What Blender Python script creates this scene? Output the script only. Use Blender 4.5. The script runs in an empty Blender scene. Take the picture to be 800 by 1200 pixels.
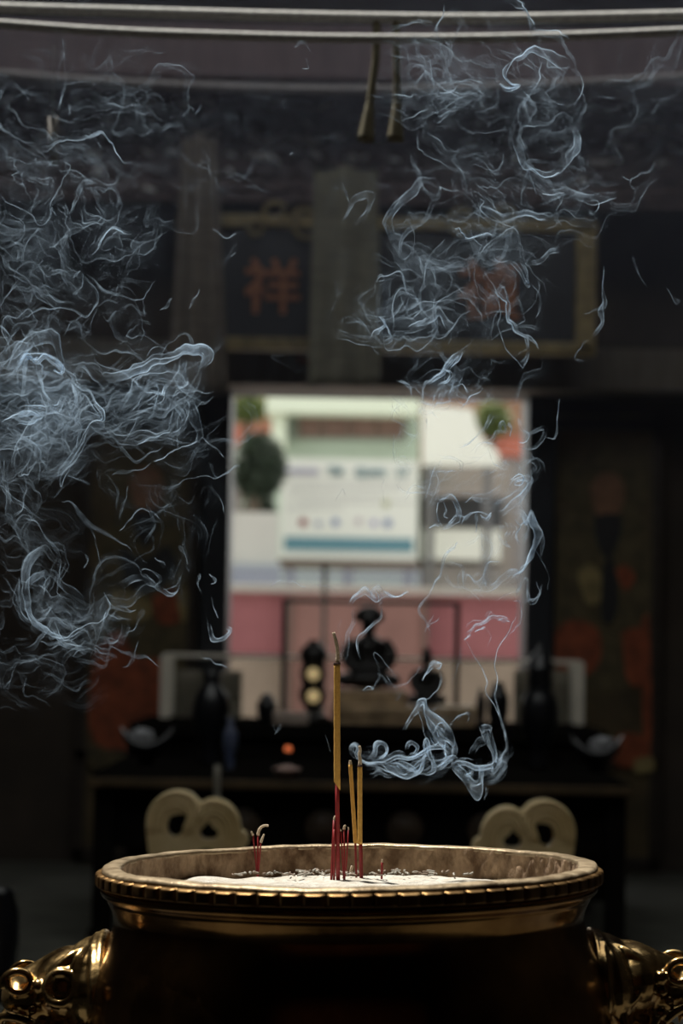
import bpy, bmesh, math, random
import numpy as np
from mathutils import Vector, Matrix, Euler
PI = math.pi
rnd = random.Random(11)
sc = bpy.context.scene
COL = sc.collection

# ================================================================= camera (needed first: sizes are measured along its axis)
FPX = 2833.0                       # 85 mm on a 36 mm tall frame, 1200 px
RIM_Z = 1.10
CAM = Vector((0.0, -2.83, RIM_Z+0.2535))
PITCH, ROLL = math.radians(3.2), math.radians(1.0)
CROT = (Euler((PI/2+PITCH, 0, 0)).to_matrix() @ Matrix.Rotation(ROLL, 3, 'Z'))
def at(px, py, Y):
    """the point of the plane y = Y that the photo shows at (px, py)"""
    d = CROT @ Vector(((px-400)/FPX, -(py-600)/FPX, -1))
    return CAM + d*((Y-CAM.y)/d.y)
def mpp(Y):                        # metres per photo pixel at depth Y
    return (Y-CAM.y)/FPX
cam_d = bpy.data.cameras.new('camera'); cam = bpy.data.objects.new('camera', cam_d); COL.objects.link(cam)
cam.matrix_world = Matrix.Translation(CAM) @ CROT.to_4x4()
cam_d.sensor_fit = 'VERTICAL'; cam_d.sensor_height = 36; cam_d.lens = 85
cam_d.clip_start = .05; cam_d.clip_end = 200
cam_d.dof.use_dof = True; cam_d.dof.focus_distance = 2.98; cam_d.dof.aperture_fstop = 4.6; cam_d.dof.aperture_blades = 0
sc.camera = cam

# ================================================================= materials
MATS = {}
def mat(name, col, rough=.6, metal=0., var=.0, scale=20., bump=0., bscale=60., col2=None, rvar=0., emit=None, spec=None, stretch=None, trans=0.):
    if name in MATS: return MATS[name]
    m = bpy.data.materials.new(name); m.use_nodes = True
    nt = m.node_tree; b = nt.nodes['Principled BSDF']
    b.inputs['Base Color'].default_value = (*col, 1); b.inputs['Roughness'].default_value = rough; b.inputs['Metallic'].default_value = metal
    if spec is not None: b.inputs['Specular IOR Level'].default_value = spec
    if trans: b.inputs['Transmission Weight'].default_value = trans
    if emit:
        b.inputs['Emission Color'].default_value = (*emit[0], 1); b.inputs['Emission Strength'].default_value = emit[1]
    if var or bump or rvar or col2:
        tc = nt.nodes.new('ShaderNodeTexCoord'); mp = nt.nodes.new('ShaderNodeMapping')
        if stretch: mp.inputs['Scale'].default_value = stretch
        nt.links.new(tc.outputs['Object'], mp.inputs[0])
        nz = nt.nodes.new('ShaderNodeTexNoise'); nz.inputs['Scale'].default_value = scale; nz.inputs['Detail'].default_value = 5; nz.inputs['Roughness'].default_value = .62
        nt.links.new(mp.outputs[0], nz.inputs['Vector'])
        if var or col2:
            cr = nt.nodes.new('ShaderNodeValToRGB')
            c2 = col2 or tuple(c*(1-var) for c in col)
            cr.color_ramp.elements[0].position = .36; cr.color_ramp.elements[0].color = (*c2, 1)
            cr.color_ramp.elements[1].position = .66; cr.color_ramp.elements[1].color = (*col, 1)
            nt.links.new(nz.outputs['Fac'], cr.inputs[0]); nt.links.new(cr.outputs[0], b.inputs['Base Color'])
        if rvar:
            mr = nt.nodes.new('ShaderNodeMapRange'); mr.inputs['From Min'].default_value = .3; mr.inputs['From Max'].default_value = .7
            mr.inputs['To Min'].default_value = max(.02, rough-rvar); mr.inputs['To Max'].default_value = rough+rvar
            nt.links.new(nz.outputs['Fac'], mr.inputs[0]); nt.links.new(mr.outputs[0], b.inputs['Roughness'])
        if bump:
            n2 = nt.nodes.new('ShaderNodeTexNoise'); n2.inputs['Scale'].default_value = bscale; n2.inputs['Detail'].default_value = 6
            nt.links.new(mp.outputs[0], n2.inputs['Vector'])
            bp = nt.nodes.new('ShaderNodeBump'); bp.inputs['Strength'].default_value = bump; bp.inputs['Distance'].default_value = .004
            nt.links.new(n2.outputs['Fac'], bp.inputs['Height']); nt.links.new(bp.outputs[0], b.inputs['Normal'])
    MATS[name] = m; return m

# ================================================================= mesh helpers
def link(o, parent=None):
    COL.objects.link(o)
    if parent is not None: o.parent = parent
    return o
def obj(name, bm, m, parent=None, smooth=False, loc=None, rot=None, auto=None):
    me = bpy.data.meshes.new(name); bm.normal_update(); bm.to_mesh(me); bm.free()
    for mm in (m if isinstance(m, (list, tuple)) else [m]): me.materials.append(mm)
    if smooth or auto is not None:
        for p in me.polygons: p.use_smooth = True
        if auto is not None: me.set_sharp_from_angle(angle=math.radians(auto))
    o = bpy.data.objects.new(name, me)
    if loc is not None: o.location = loc
    if rot is not None: o.rotation_euler = rot
    return link(o, parent)
def tag(o, label=None, cat=None, group=None, kind=None):
    if label: o['label'] = label
    if cat: o['category'] = cat
    if group: o['group'] = group
    if kind: o['kind'] = kind
    return o
def thing(name, label, cat, loc=(0, 0, 0), rot=(0, 0, 0), group=None):
    o = bpy.data.objects.new(name, None); COL.objects.link(o); o.empty_display_size = .05
    o.location = loc; o.rotation_euler = rot
    return tag(o, label, cat, group)
def struct(name, bm, m, parent=None, label=None, **k):
    o = obj(name, bm, m, parent, **k)
    if parent is None: o['kind'] = 'structure'
    if label: o['label'] = label
    return o
def BM(): return bmesh.new()
def setmat(faces, i):
    for f in faces: f.material_index = i
def box(bm, c, s, bev=0., rot=None, mi=0):
    """box of full size s about c"""
    t = bmesh.new(); bmesh.ops.create_cube(t, size=1)
    bmesh.ops.scale(t, vec=s, verts=t.verts)
    if bev: bmesh.ops.bevel(t, geom=t.edges[:], offset=min(bev, .45*min(s)), segments=2, affect='EDGES', profile=.6)
    if rot: bmesh.ops.rotate(t, cent=(0, 0, 0), matrix=Euler(rot).to_matrix(), verts=t.verts)
    bmesh.ops.translate(t, vec=c, verts=t.verts)
    return merge(bm, t, mi)
def merge(bm, t, mi=0):
    mp = {v: bm.verts.new(v.co) for v in t.verts}
    for f in t.faces:
        try:
            g = bm.faces.new([mp[v] for v in f.verts]); g.material_index = mi; g.smooth = f.smooth
        except ValueError: pass
    t.free(); return bm
def lathe(bm, prof, n=64, c=(0, 0, 0), fn=None, mi=0, close=False):
    """revolve [(r, z)] about z; fn(r, z, theta, k) may change r, z"""
    rings = []
    for k, (r, z) in enumerate(prof):
        if r < 1e-6:
            rings.append([bm.verts.new((c[0], c[1], c[2]+z))]); continue
        row = []
        for i in range(n):
            th = 2*PI*i/n
            rr, zz = fn(r, z, th, k) if fn else (r, z)
            row.append(bm.verts.new((c[0]+rr*math.cos(th), c[1]+rr*math.sin(th), c[2]+zz)))
        rings.append(row)
    seq = list(zip(rings, rings[1:]))
    if close: seq.append((rings[-1], rings[0]))
    for a, b in seq:
        for i in range(n):
            j = (i+1) % n
            if len(a) == 1 and len(b) == 1: continue
            if len(a) == 1: f = bm.faces.new((a[0], b[j], b[i]))
            elif len(b) == 1: f = bm.faces.new((a[i], a[j], b[0]))
            else: f = bm.faces.new((a[i], a[j], b[j], b[i]))
            f.material_index = mi
    return bm
def tube(bm, pts, rad, n=10, mi=0, caps=True, flat=1.0):
    """swept tube through pts, rad a number or a list"""
    P = [Vector(p) for p in pts]
    R = rad if isinstance(rad, (list, tuple)) else [rad]*len(P)
    up = None; rows = []
    for i, p in enumerate(P):
        t = (P[min(i+1, len(P)-1)]-P[max(i-1, 0)])
        t = t.normalized() if t.length > 1e-9 else Vector((0, 0, 1))
        if up is None:
            up = t.orthogonal().normalized()
        up = (up-t*up.dot(t))
        up = up.normalized() if up.length > 1e-6 else t.orthogonal().normalized()
        s = t.cross(up)
        rows.append([bm.verts.new(p+(up*math.cos(2*PI*k/n)+s*math.sin(2*PI*k/n)*flat)*R[i]) for k in range(n)])
    for a, b in zip(rows, rows[1:]):
        for k in range(n):
            f = bm.faces.new((a[k], a[(k+1) % n], b[(k+1) % n], b[k])); f.material_index = mi
    if caps:
        for row in (rows[0][::-1], rows[-1]):
            f = bm.faces.new(row); f.material_index = mi
    return bm
def smooth_path(pts, n):
    p = [Vector(q) for q in pts]; q = [2*p[0]-p[1]]+p+[2*p[-1]-p[-2]]
    out = []
    for i in range(n):
        t = i/(n-1)*(len(p)-1); k = min(int(t), len(p)-2); u = t-k
        a, b, c, d = q[k:k+4]
        out.append(.5*((2*b)+(-a+c)*u+(2*a-5*b+4*c-d)*u*u+(-a+3*b-3*c+d)*u**3))
    return out
def ball(bm, c, r, seg=24, mi=0, rot=None):
    t = bmesh.new(); bmesh.ops.create_uvsphere(t, u_segments=seg, v_segments=max(8, seg//2), radius=1)
    bmesh.ops.scale(t, vec=r if isinstance(r, (tuple, list)) else (r, r, r), verts=t.verts)
    if rot: bmesh.ops.rotate(t, cent=(0, 0, 0), matrix=Euler(rot).to_matrix(), verts=t.verts)
    bmesh.ops.translate(t, vec=c, verts=t.verts)
    for f in t.faces: f.smooth = True
    return merge(bm, t, mi)
def torus(bm, c, R, r, axis=(0, 1, 0), n=40, m=12, mi=0):
    q = Vector((0, 0, 1)).rotation_difference(Vector(axis).normalized()).to_matrix()
    pts = [Vector(c)+q@Vector((R*math.cos(2*PI*i/n), R*math.sin(2*PI*i/n), 0)) for i in range(n)]
    rows = []
    for i in range(n):
        d = (pts[i]-Vector(c)).normalized(); z = q@Vector((0, 0, 1))
        rows.append([bm.verts.new(pts[i]+d*r*math.cos(2*PI*k/m)+z*r*math.sin(2*PI*k/m)) for k in range(m)])
    for i in range(n):
        a, b = rows[i], rows[(i+1) % n]
        for k in range(m):
            f = bm.faces.new((a[k], b[k], b[(k+1) % m], a[(k+1) % m])); f.material_index = mi
    return bm
def prism(bm, outline, y0, y1, mi=0, holes=()):
    """outline [(x, z)] extruded from y0 to y1 (holes are cut through)"""
    t = bmesh.new(); edges = []
    for loop in [outline]+list(holes):
        vs = [t.verts.new((x, 0, z)) for x, z in loop]
        for i in range(len(vs)): edges.append(t.edges.new((vs[i], vs[(i+1) % len(vs)])))
    bmesh.ops.triangle_fill(t, use_beauty=True, use_dissolve=False, edges=edges, normal=(0, -1, 0))
    fs = t.faces[:]
    r = bmesh.ops.extrude_face_region(t, geom=fs)
    bmesh.ops.translate(t, vec=(0, y1-y0, 0), verts=[e for e in r['geom'] if isinstance(e, bmesh.types.BMVert)])
    bmesh.ops.translate(t, vec=(0, y0, 0), verts=t.verts)
    bmesh.ops.recalc_face_normals(t, faces=t.faces)
    return merge(bm, t, mi)
def remesh(o, voxel, iters=4, fac=.5):
    md = o.modifiers.new('remesh', 'REMESH'); md.mode = 'VOXEL'; md.voxel_size = voxel; md.use_smooth_shade = True
    if iters:
        s = o.modifiers.new('smooth', 'SMOOTH'); s.factor = fac; s.iterations = iters
    return o
def letters(body, h, depth=.004, name='lettering'):
    cu = bpy.data.curves.new('lettering', 'FONT'); cu.body = body; cu.align_x = 'CENTER'; cu.align_y = 'CENTER'; cu.extrude = depth/h/2; cu.offset = .012
    t = bpy.data.objects.new('lettering', cu); COL.objects.link(t); bpy.context.view_layer.update()
    me = bpy.data.meshes.new_from_object(t.evaluated_get(bpy.context.evaluated_depsgraph_get()))
    bpy.data.objects.remove(t); bpy.data.curves.remove(cu)
    me.transform(Matrix.Scale(h, 4)); me.transform(Matrix.Rotation(PI/2, 4, 'X'))
    return me
def letter_obj(body, h, m, parent, loc, depth=.004, name='lettering', wide=1.0):
    me = letters(body, h, depth); me.materials.clear(); me.materials.append(m)
    if wide != 1.0: me.transform(Matrix.Diagonal((wide, 1, 1, 1)))
    o = bpy.data.objects.new(name, me); o.location = loc
    return link(o, parent)
SUN_E, SUN_D, SKY_E, EXPO, HAZE = 8.5, (-.28, .22, 1.0), 1.5, 0.0, .034
# ---------------------------------------------------------------- smoke strands
# every wisp is traced as one or two guide lines (photo frame units = millimetres at the
# sticks' distance), swept into a thin curved sheet of hair-fine strands and folded by a swirl field
def spline(pts, n):
    p = np.array(pts, float)
    if len(p) == 2:
        p = np.vstack([p[0], (p[0]+p[1])/2, p[1]])
    d = np.r_[0, np.cumsum(np.maximum(np.linalg.norm(np.diff(p, axis=0), axis=1), 1e-6)**0.6)]
    q = np.vstack([2*p[0]-p[1], p, 2*p[-1]-p[-2]])
    t = np.linspace(0, d[-1], n)
    k = np.clip(np.searchsorted(d, t, side='right')-1, 0, len(p)-2)
    u = ((t-d[k])/(d[k+1]-d[k]))[:, None]
    a, b, c, e = q[k], q[k+1], q[k+2], q[k+3]
    r = 0.5*((2*b)+(-a+c)*u+(2*a-5*b+4*c-e)*u**2+(-a+3*b-3*c+e)*u**3)
    s = np.r_[0, np.cumsum(np.linalg.norm(np.diff(r, axis=0), axis=1))]
    ss = np.linspace(0, s[-1], n)
    return np.stack([np.interp(ss, s, r[:, j]) for j in range(r.shape[1])], 1)
def arclen(pts):
    p = np.array(pts, float)
    return np.linalg.norm(np.diff(p, axis=0), axis=1).sum()
class Swirl:
    def __init__(self, seed, octaves):
        r = np.random.RandomState(seed)
        self.w = []
        for lam, amp, n in octaves:
            for _ in range(n):
                k = r.normal(size=3); k[2] *= .6; k /= np.linalg.norm(k)
                d = np.cross(k, r.normal(size=3)); d /= np.linalg.norm(d)
                l = lam*np.exp(r.uniform(-.35, .35))
                self.w.append((k*2*np.pi/l, d*amp*1.4/np.sqrt(n), r.uniform(0, 6.28)))
    def __call__(self, p, gain=1.0):
        o = np.zeros_like(p)
        for k, d, f in self.w:
            o += np.cos(p@k+f)[..., None]*d
        return p+o*gain
FINE = Swirl(3, [(60, 3.0, 7), (26, 1.5, 8), (11, .5, 8)])
MID = Swirl(5, [(110, 12, 7), (48, 7, 9), (22, 2.8, 10), (10, .8, 8)])
WILD = Swirl(8, [(150, 26, 7), (64, 15, 9), (30, 6.5, 11), (14, 2.4, 10)])
class Smoke:
    def __init__(self): self.P, self.A, self.R, self.n = [], [], [], []
    def add(self, pts, al, rad=.6):              # pts (m, n, 3), al (m, n), radius
        for a, b in zip(pts, al):
            self.P.append(a); self.A.append(b); self.R.append(np.full(len(a), rad)); self.n.append(len(a))
def fade(n, a=.12, b=.12):
    s = np.linspace(0, 1, n)
    f = np.ones(n)
    if a > 0: f *= np.clip(s/a, 0, 1)**.8
    if b > 0: f *= np.clip((1-s)/b, 0, 1)**.8
    return f
def patchy(m, n, r, lo=.35):
    """slow changes of density along a sheet, shifting from strand to strand"""
    x = np.linspace(0, 1, m)[None]; u = np.linspace(0, 1, n)[:, None]
    f = np.zeros((n, m))
    for k in range(4):
        f += np.sin(x*r.uniform(3, 22)+u*r.uniform(-5, 5)+r.uniform(0, 6.28))
    return np.clip(lo+(1-lo)*(.5+f/2.6), .06, 1.9)
def sheet(S, A, B, n=24, al=.1, depth=0., warp=FINE, gain=1., bulge=.5, ends=(.12, .12), seed=0, sub=3., rad=.6, edge=.55):
    """a curved sheet between the guide lines A and B, dense along both of its edges"""
    m = int(max(12, max(arclen(A), arclen(B))/sub))
    a, b = spline(A, m), spline(B, m)
    r = np.random.RandomState(seed+int(A[0][0]*7+A[0][1]*13) % 9973)
    n = int(n*1.25)
    u = (np.arange(n)+r.uniform(0, 1, n))/n
    t = (1-np.cos(np.pi*u))/2
    t = t+(t*t*(3-2*t)-t)*.55
    w = np.linalg.norm(a-b, axis=1)
    P = np.zeros((n, m, 3))
    P[:, :, :2] = a[None]*(1-t)[:, None, None]+b[None]*t[:, None, None]
    P[:, :, 2] = depth+np.sin(np.pi*u)[:, None]*w[None]*bulge
    P = warp(P, gain)
    f = fade(m, *ends)[None]*np.exp(r.normal(0, .55, n))[:, None]*patchy(m, n, r)
    # one edge is usually the sharper one
    e = 1+edge*(r.uniform(.2, 1.4)*np.exp(-t*14)+r.uniform(.1, 1.1)*np.exp(-(1-t)*14))
    f = f*(.8*e)[:, None]
    # strands start and stop at different places
    x = np.linspace(0, 1, m)[None]; s0 = r.uniform(-.1, .16, n)[:, None]; s1 = r.uniform(.84, 1.1, n)[:, None]
    f = f*np.clip((x-s0)/.08, 0, 1)*np.clip((s1-x)/.08, 0, 1)
    S.add(P, al*f, rad)
def line(S, A, w=2., n=10, al=.15, depth=0., warp=FINE, gain=1., ends=(.12, .12), seed=0, taper=None, sub=3.):
    """a thin filament: a twisting bundle"""
    m = int(max(10, arclen(A)/sub))
    a = spline(A, m)
    r = np.random.RandomState(seed+int(A[0][0]*7+A[0][1]*13) % 9973)
    tx = np.gradient(a, axis=0); tx /= np.maximum(np.linalg.norm(tx, axis=1, keepdims=True), 1e-6)
    nn = np.stack([-tx[:, 1], tx[:, 0]], 1)
    s = np.linspace(0, 1, m)
    ph0, tw = r.uniform(0, 6.28), r.uniform(1.5, 4)*np.sign(r.uniform(-1, 1))
    wid = w*(.55+.45*np.sin(s*r.uniform(4, 9)+r.uniform(0, 6)))
    if taper is not None: wid = wid*np.interp(s, [0, 1], taper)
    P = np.zeros((n, m, 3))
    for i in range(n):
        ph = ph0+tw*s+r.normal(0, .25)
        rad = wid*(-1+2*(i+.5)/n)
        P[i, :, :2] = a+nn*(rad*np.cos(ph))[:, None]
        P[i, :, 2] = depth+rad*np.sin(ph)
    P = warp(P, gain)
    f = fade(m, *ends)[None]*np.exp(r.normal(0, .5, n))[:, None]*patchy(m, n, r, .5)
    S.add(P, al*f, .5)
def cloud(S, spine, width, count, n=16, al=.03, length=(50, 130), depth=(-60, 120), warp=WILD, gain=1., seed=0, sw=(6, 22), sub=3.):
    """torn sheets drifting about a broad spine, in a soft body of thin smoke"""
    r = np.random.RandomState(seed)
    sp = spline(spine, 60)
    tg = np.gradient(sp, axis=0)
    for k in range(count):
        i = r.randint(0, 60)
        c = sp[i]+r.normal(0, .5, 2)*width
        th = np.arctan2(tg[i, 1], tg[i, 0])+r.normal(0, .55)
        L = r.uniform(*length)*np.exp(r.normal(0, .25)); w = r.uniform(*sw)
        d = np.array([np.cos(th), np.sin(th)]); q = np.array([-d[1], d[0]])
        bend = r.normal(0, .28)*L
        A = [c-d*L/2, c+q*bend, c+d*L/2]
        B = [c-d*L/2+q*w, c+q*(bend+w*r.uniform(.2, 1)), c+d*L/2+q*w*r.uniform(-.4, 1)]
        z = r.uniform(*depth); g = r.uniform(.45, 1.05)*gain
        sheet(S, A, B, int(n*.72), al*1.0*np.exp(r.normal(0, .8)), z, warp, g, r.uniform(.2, .8), (.3, .35), seed=k+seed*100, sub=sub, rad=.6)
        if r.uniform() < .16:                      # a sharp bright thread in the fold
            m = max(12, int(L/2.5)); P = np.zeros((3, m, 3)); P[:, :, :2] = spline(A, m)[None]+r.normal(0, .5, (3, 1, 2)); P[:, :, 2] = z
            S.add(warp(P, g), np.minimum(.42, al*r.uniform(1.5, 8))*fade(m, .35, .35)[None]*patchy(m, 3, r, .1), .42)
        if k % 2 == 0:
            m = 24; P = np.zeros((2, m, 3)); P[:, :, :2] = spline(A, m)[None]+r.normal(0, 5, (2, 1, 2)); P[:, :, 2] = z
            S.add(warp(P, g), al*3.6*fade(m, .4, .4)[None].repeat(2, 0), r.uniform(3.5, 7))
def smoke_masses():
    out = {}
    # ------------------------------------------------ curl that leaves the two thin sticks
    S = out['curl'] = Smoke()
    b = .11
    sheet(S, [(409,882),(410,873),(416,870),(421,875),(419,885),(425,892),(447,892),(460,886),(482,886),(496,878),(510,871),(524,874),(531,883)],
             [(412,884),(413,876),(416,874),(418,878),(416,886),(424,894),(446,895),(462,890),(480,890),(494,884),(510,876),(521,878),(527,886)], 22, b, gain=.5, bulge=1)
    sheet(S, [(424,893),(417,890),(411,884),(410,875),(415,870),(421,874)], [(424,890),(419,885),(415,881),(415,877),(417,875),(420,878)], 12, b*.8, gain=.4)
    sheet(S, [(430,891),(436,880),(437,871),(444,866),(451,870),(453,878),(449,886),(442,890)], [(438,890),(441,882),(441,875),(445,871),(449,873),(450,879),(447,884),(442,888)], 22, b*.9, gain=.5, bulge=.8)
    sheet(S, [(440,890),(452,884),(466,880),(475,883)], [(440,892),(452,889),(466,886),(478,886)], 12, b*.5, gain=.5)
    sheet(S, [(445,893),(458,905),(471,912),(485,911),(495,902),(499,888),(505,878)], [(456,893),(468,895),(478,900),(488,903),(493,897),(497,886),(505,875)], 40, b*.75, gain=.5, bulge=.6)
    sheet(S, [(459,896),(469,892),(482,895),(491,903),(500,909),(509,906),(512,898)], [(462,900),(470,898),(480,902),(490,907),(500,906),(506,901),(508,895)], 22, b*.7, gain=.5)
    sheet(S, [(493,905),(502,910),(510,905),(511,896),(506,883),(503,869),(499,864),(496,870),(498,884)], [(498,905),(503,906),(506,902),(506,894),(502,884),(500,872),(499,868),(498,872),(499,884)], 26, b*.9, gain=.5)
    sheet(S, [(474,880),(476,871),(483,868),(491,872),(489,881),(482,884)], [(480,878),(480,874),(484,872),(488,875),(486,880),(482,882)], 16, b*.7, gain=.5)
    sheet(S, [(478,886),(486,880),(496,884),(510,886),(524,880)], [(480,889),(490,886),(498,889),(512,891),(526,886)], 14, b*.55, gain=.6)
    sheet(S, [(484,832),(491,821),(499,817),(500,824),(506,832),(517,843),(529,857),(533,870),(526,884)], [(488,836),(493,829),(496,826),(498,838),(503,853),(511,866),(519,876),(522,884),(518,892)], 54, b*.62, gain=.7, bulge=.7)
    sheet(S, [(492,826),(500,836),(510,850),(520,864),(526,878)], [(494,832),(500,846),(508,860),(514,870),(522,882)], 24, b*.5, gain=.8, seed=4)
    sheet(S, [(470,857),(473,851),(481,839),(487,829),(496,820)], [(474,857),(477,851),(484,842),(490,836),(495,831)], 18, b*.75, gain=.4)
    line(S, [(488,832),(495,846),(497,858),(499,868)], 1.5, 7, b, gain=.5)
    sheet(S, [(510,905),(524,896),(533,886),(536,877),(532,864)], [(508,900),(522,890),(528,884),(530,877),(528,866)], 24, b*.7, gain=.6)
    sheet(S, [(512,892),(522,887),(532,884),(536,890),(530,897)], [(514,897),(524,893),(529,890),(531,893),(528,896)], 14, b*.8, gain=.6)
    sheet(S, [(529,897),(536,892),(548,895),(565,898),(577,893),(582,884),(579,866),(576,851)], [(531,904),(538,899),(550,901),(565,904),(575,899),(577,886),(572,868),(566,855)], 40, b*.75, gain=.7, bulge=.8)
    sheet(S, [(561,851),(568,848),(576,850),(574,858)], [(564,859),(568,855),(574,854),(574,862)], 14, b*.9, gain=.5)
    sheet(S, [(561,851),(565,861),(572,872),(578,884)], [(570,850),(573,862),(576,872),(579,882)], 22, b*.6, gain=.6)
    sheet(S, [(548,884),(556,870),(566,860),(570,854)], [(556,886),(562,876),(570,868),(574,860)], 18, b*.35, gain=.8)
    sheet(S, [(529,899),(533,908),(541,918),(551,929),(558,934),(566,928),(567,916),(566,898)], [(536,893),(540,902),(547,908),(553,912),(558,914),(561,912),(562,906),(560,896)], 50, b*.6, gain=.9, bulge=.5)
    sheet(S, [(540,896),(544,910),(546,922)], [(550,896),(550,908),(548,920)], 14, b*.5, gain=.8)
    line(S, [(550,921),(558,920),(566,916)], 3, 9, b*.9, gain=.5)
    sheet(S, [(570,922),(569,930),(566,937)], [(573,924),(571,930),(567,936)], 10, b*.45, gain=.4)
    sheet(S, [(566,898),(575,903),(582,897),(584,886)], [(565,904),(576,907),(585,899),(588,884)], 20, b*.5, gain=.6)
    line(S, [(524,853),(530,846),(537,841),(546,837),(552,841)], 2.5, 9, b*.4)
    line(S, [(534,846),(544,838),(549,842),(546,846)], 2., 7, b*.35)
    cloud(S, [(430,890),(460,898),(490,896),(520,886)], 9, 18, 10, .055, (14,34), (-5,8), FINE, 1.3, 91, (2,7), 2.)
    cloud(S, [(496,826),(510,850),(524,874)], 8, 16, 10, .055, (12,30), (-5,8), FINE, 1.3, 92, (2,6), 2.)
    cloud(S, [(536,900),(560,910),(578,896),(572,862)], 9, 15, 10, .055, (12,28), (-5,8), FINE, 1.4, 93, (2,6), 2.)
    # ------------------------------------------------ threads rising over the doorway
    S = out['threads'] = Smoke()
    c = .13
    line(S, [(498,818),(512,809),(517,795),(514,781),(508,776)], 2.5, 10, c*.45, ends=(0,.2))
    sheet(S, [(492,797),(499,782),(508,775),(518,773)], [(495,790),(504,784),(512,782),(516,777)], 16, c*.75)
    line(S, [(510,776),(517,775),(512,783)], 2, 8, c)
    line(S, [(492,798),(500,783),(506,780)], 1.5, 6, c*.9)
    line(S, [(545,752),(554,768),(566,783),(571,797),(570,815),(578,828),(587,843),(592,858),(593,872)], 1.6, 9, c*.75, gain=.8)
    line(S, [(606,718),(596,742),(584,758),(580,775),(583,795),(580,815),(584,835),(592,858),(592,878),(580,900)], 1.8, 10, c*.75, gain=.8)
    line(S, [(600,702),(611,707),(612,722),(604,737),(592,752)], 3.5, 12, c*.45)
    sheet(S, [(545,750),(552,743),(562,734),(578,724),(590,725),(598,730)], [(546,744),(556,736),(566,728),(576,720),(586,720),(596,727)], 26, c*.6, gain=1.1)
    for q in ([(543,752),(549,747),(552,744)], [(556,742),(564,737),(570,733)], [(582,726),(590,727),(598,730)]):
        line(S, q, 2.6, 12, c*1.1, gain=.5, ends=(.3,.3))
    line(S, [(546,738),(548,732),(560,729),(572,722),(576,712)], 2, 8, c*.45)
    line(S, [(570,722),(573,713),(579,718),(585,722)], 2, 7, c*.4)
    sheet(S, [(409,707),(414,696),(428,690),(440,694),(452,692),(466,698),(479,690)], [(411,712),(418,700),(430,698),(442,701),(452,698),(464,699),(478,691)], 26, c*.6)
    sheet(S, [(436,704),(435,692),(443,685),(450,692),(449,703),(443,709)], [(440,702),(440,693),(444,690),(447,695),(446,702),(443,706)], 18, c*.6, gain=.6)
    line(S, [(441,692),(444,698),(443,705)], 1.5, 10, c, gain=.3)
    line(S, [(450,690),(458,697),(468,698),(479,690)], 1.6, 8, c*.9)
    sheet(S, [(447,705),(444,722),(432,735),(421,744),(418,757),(423,775)], [(447,708),(446,724),(434,737),(424,746),(420,757),(423,772)], 14, c*.75, gain=.6)
    sheet(S, [(400,780),(402,765),(406,745),(413,725),(414,708)], [(404,782),(409,760),(411,745),(416,728),(418,710)], 18, c*.4)
    line(S, [(398,779),(401,760),(397,740),(399,720)], 3, 9, c*.16)
    line(S, [(423,813),(436,806),(443,795),(442,783),(437,770),(446,771),(458,781),(466,790)], 2.2, 9, c*.42)
    line(S, [(421,811),(430,806),(436,808)], 2, 9, c*.7)
    line(S, [(452,790),(462,800),(467,812),(466,822)], 3, 9, c*.25)
    line(S, [(440,790),(460,800),(476,800),(486,790),(492,780)], 4, 10, c*.18)
    sheet(S, [(534,632),(526,648),(519,668),(512,684),(500,696),(492,708),(490,720),(498,734),(508,750)], [(530,638),(521,652),(516,670),(510,684),(500,700),(494,710),(492,720),(500,732),(508,748)], 16, c*.5)
    line(S, [(536,635),(530,642),(522,652)], 3, 12, c*.8)
    line(S, [(500,740),(507,730),(515,725),(514,722)], 2, 7, c*.45)
    line(S, [(499,748),(500,738),(508,720)], 2, 6, c*.4)
    line(S, [(560,620),(563,635),(567,648)], 1.3, 6, c*.7)
    line(S, [(619,640),(632,655),(642,672),(644,690)], 2, 8, c*.25)
    line(S, [(530,800),(535,780),(538,760)], 3, 8, c*.18)
    line(S, [(569,736),(575,745),(570,760)], 2, 6, c*.25)
    for q in ([(362,688),(352,685),(345,683),(335,686),(322,684),(315,686)], [(395,695),(380,688),(368,686)]):
        line(S, q, 3, 9, c*.22)
    for q in ([(450,560),(448,575),(450,595)], [(320,860),(325,855),(328,850)], [(318,850),(322,857),(329,855)], [(380,862),(383,872),(386,878)], [(404,585),(400,575),(392,592)]):
        line(S, q, 1.6, 6, c*.22)
    # ------------------------------------------------ smoke at the right side of the doorway
    S = out['side'] = Smoke()
    sheet(S, [(584,508),(585,496),(590,493),(594,502),(591,510)], [(587,506),(588,498),(590,497),(592,502),(590,507)], 12, c*0.80, gain=.4)
    line(S, [(595,496),(600,502),(598,512)], 2.2, 10, c*1.16, gain=.4)
    line(S, [(608,489),(615,502),(620,509),(611,518),(608,516)], 2.8, 11, c*0.80)
    line(S, [(655,470),(653,490),(650,512),(640,516),(634,512)], 2.2, 9, c*0.58)
    sheet(S, [(607,522),(622,526),(636,514),(637,501),(622,505),(612,512)], [(609,524),(624,521),(632,512),(634,505),(622,508),(614,513)], 16, c*0.43)
    sheet(S, [(606,545),(622,535),(633,548),(628,560)], [(612,543),(620,541),(628,549),(625,557)], 12, c*0.32)
    sheet(S, [(592,575),(596,560),(608,554),(618,560),(619,574),(612,586),(598,594),(590,605)], [(600,570),(602,562),(608,560),(613,565),(613,573),(606,580),(596,585),(586,600)], 40, c*0.58, warp=MID, gain=.5)
    line(S, [(596,562),(606,556),(615,560),(612,568),(601,566)], 2.5, 12, c*1.01)
    sheet(S, [(598,600),(608,592),(618,602),(626,596),(630,614),(630,636),(622,655),(609,668),(598,682)], [(604,610),(608,602),(614,612),(618,606),(622,622),(624,638),(618,654),(607,668),(597,680)], 44, c*0.80, warp=MID, gain=.45)
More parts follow.
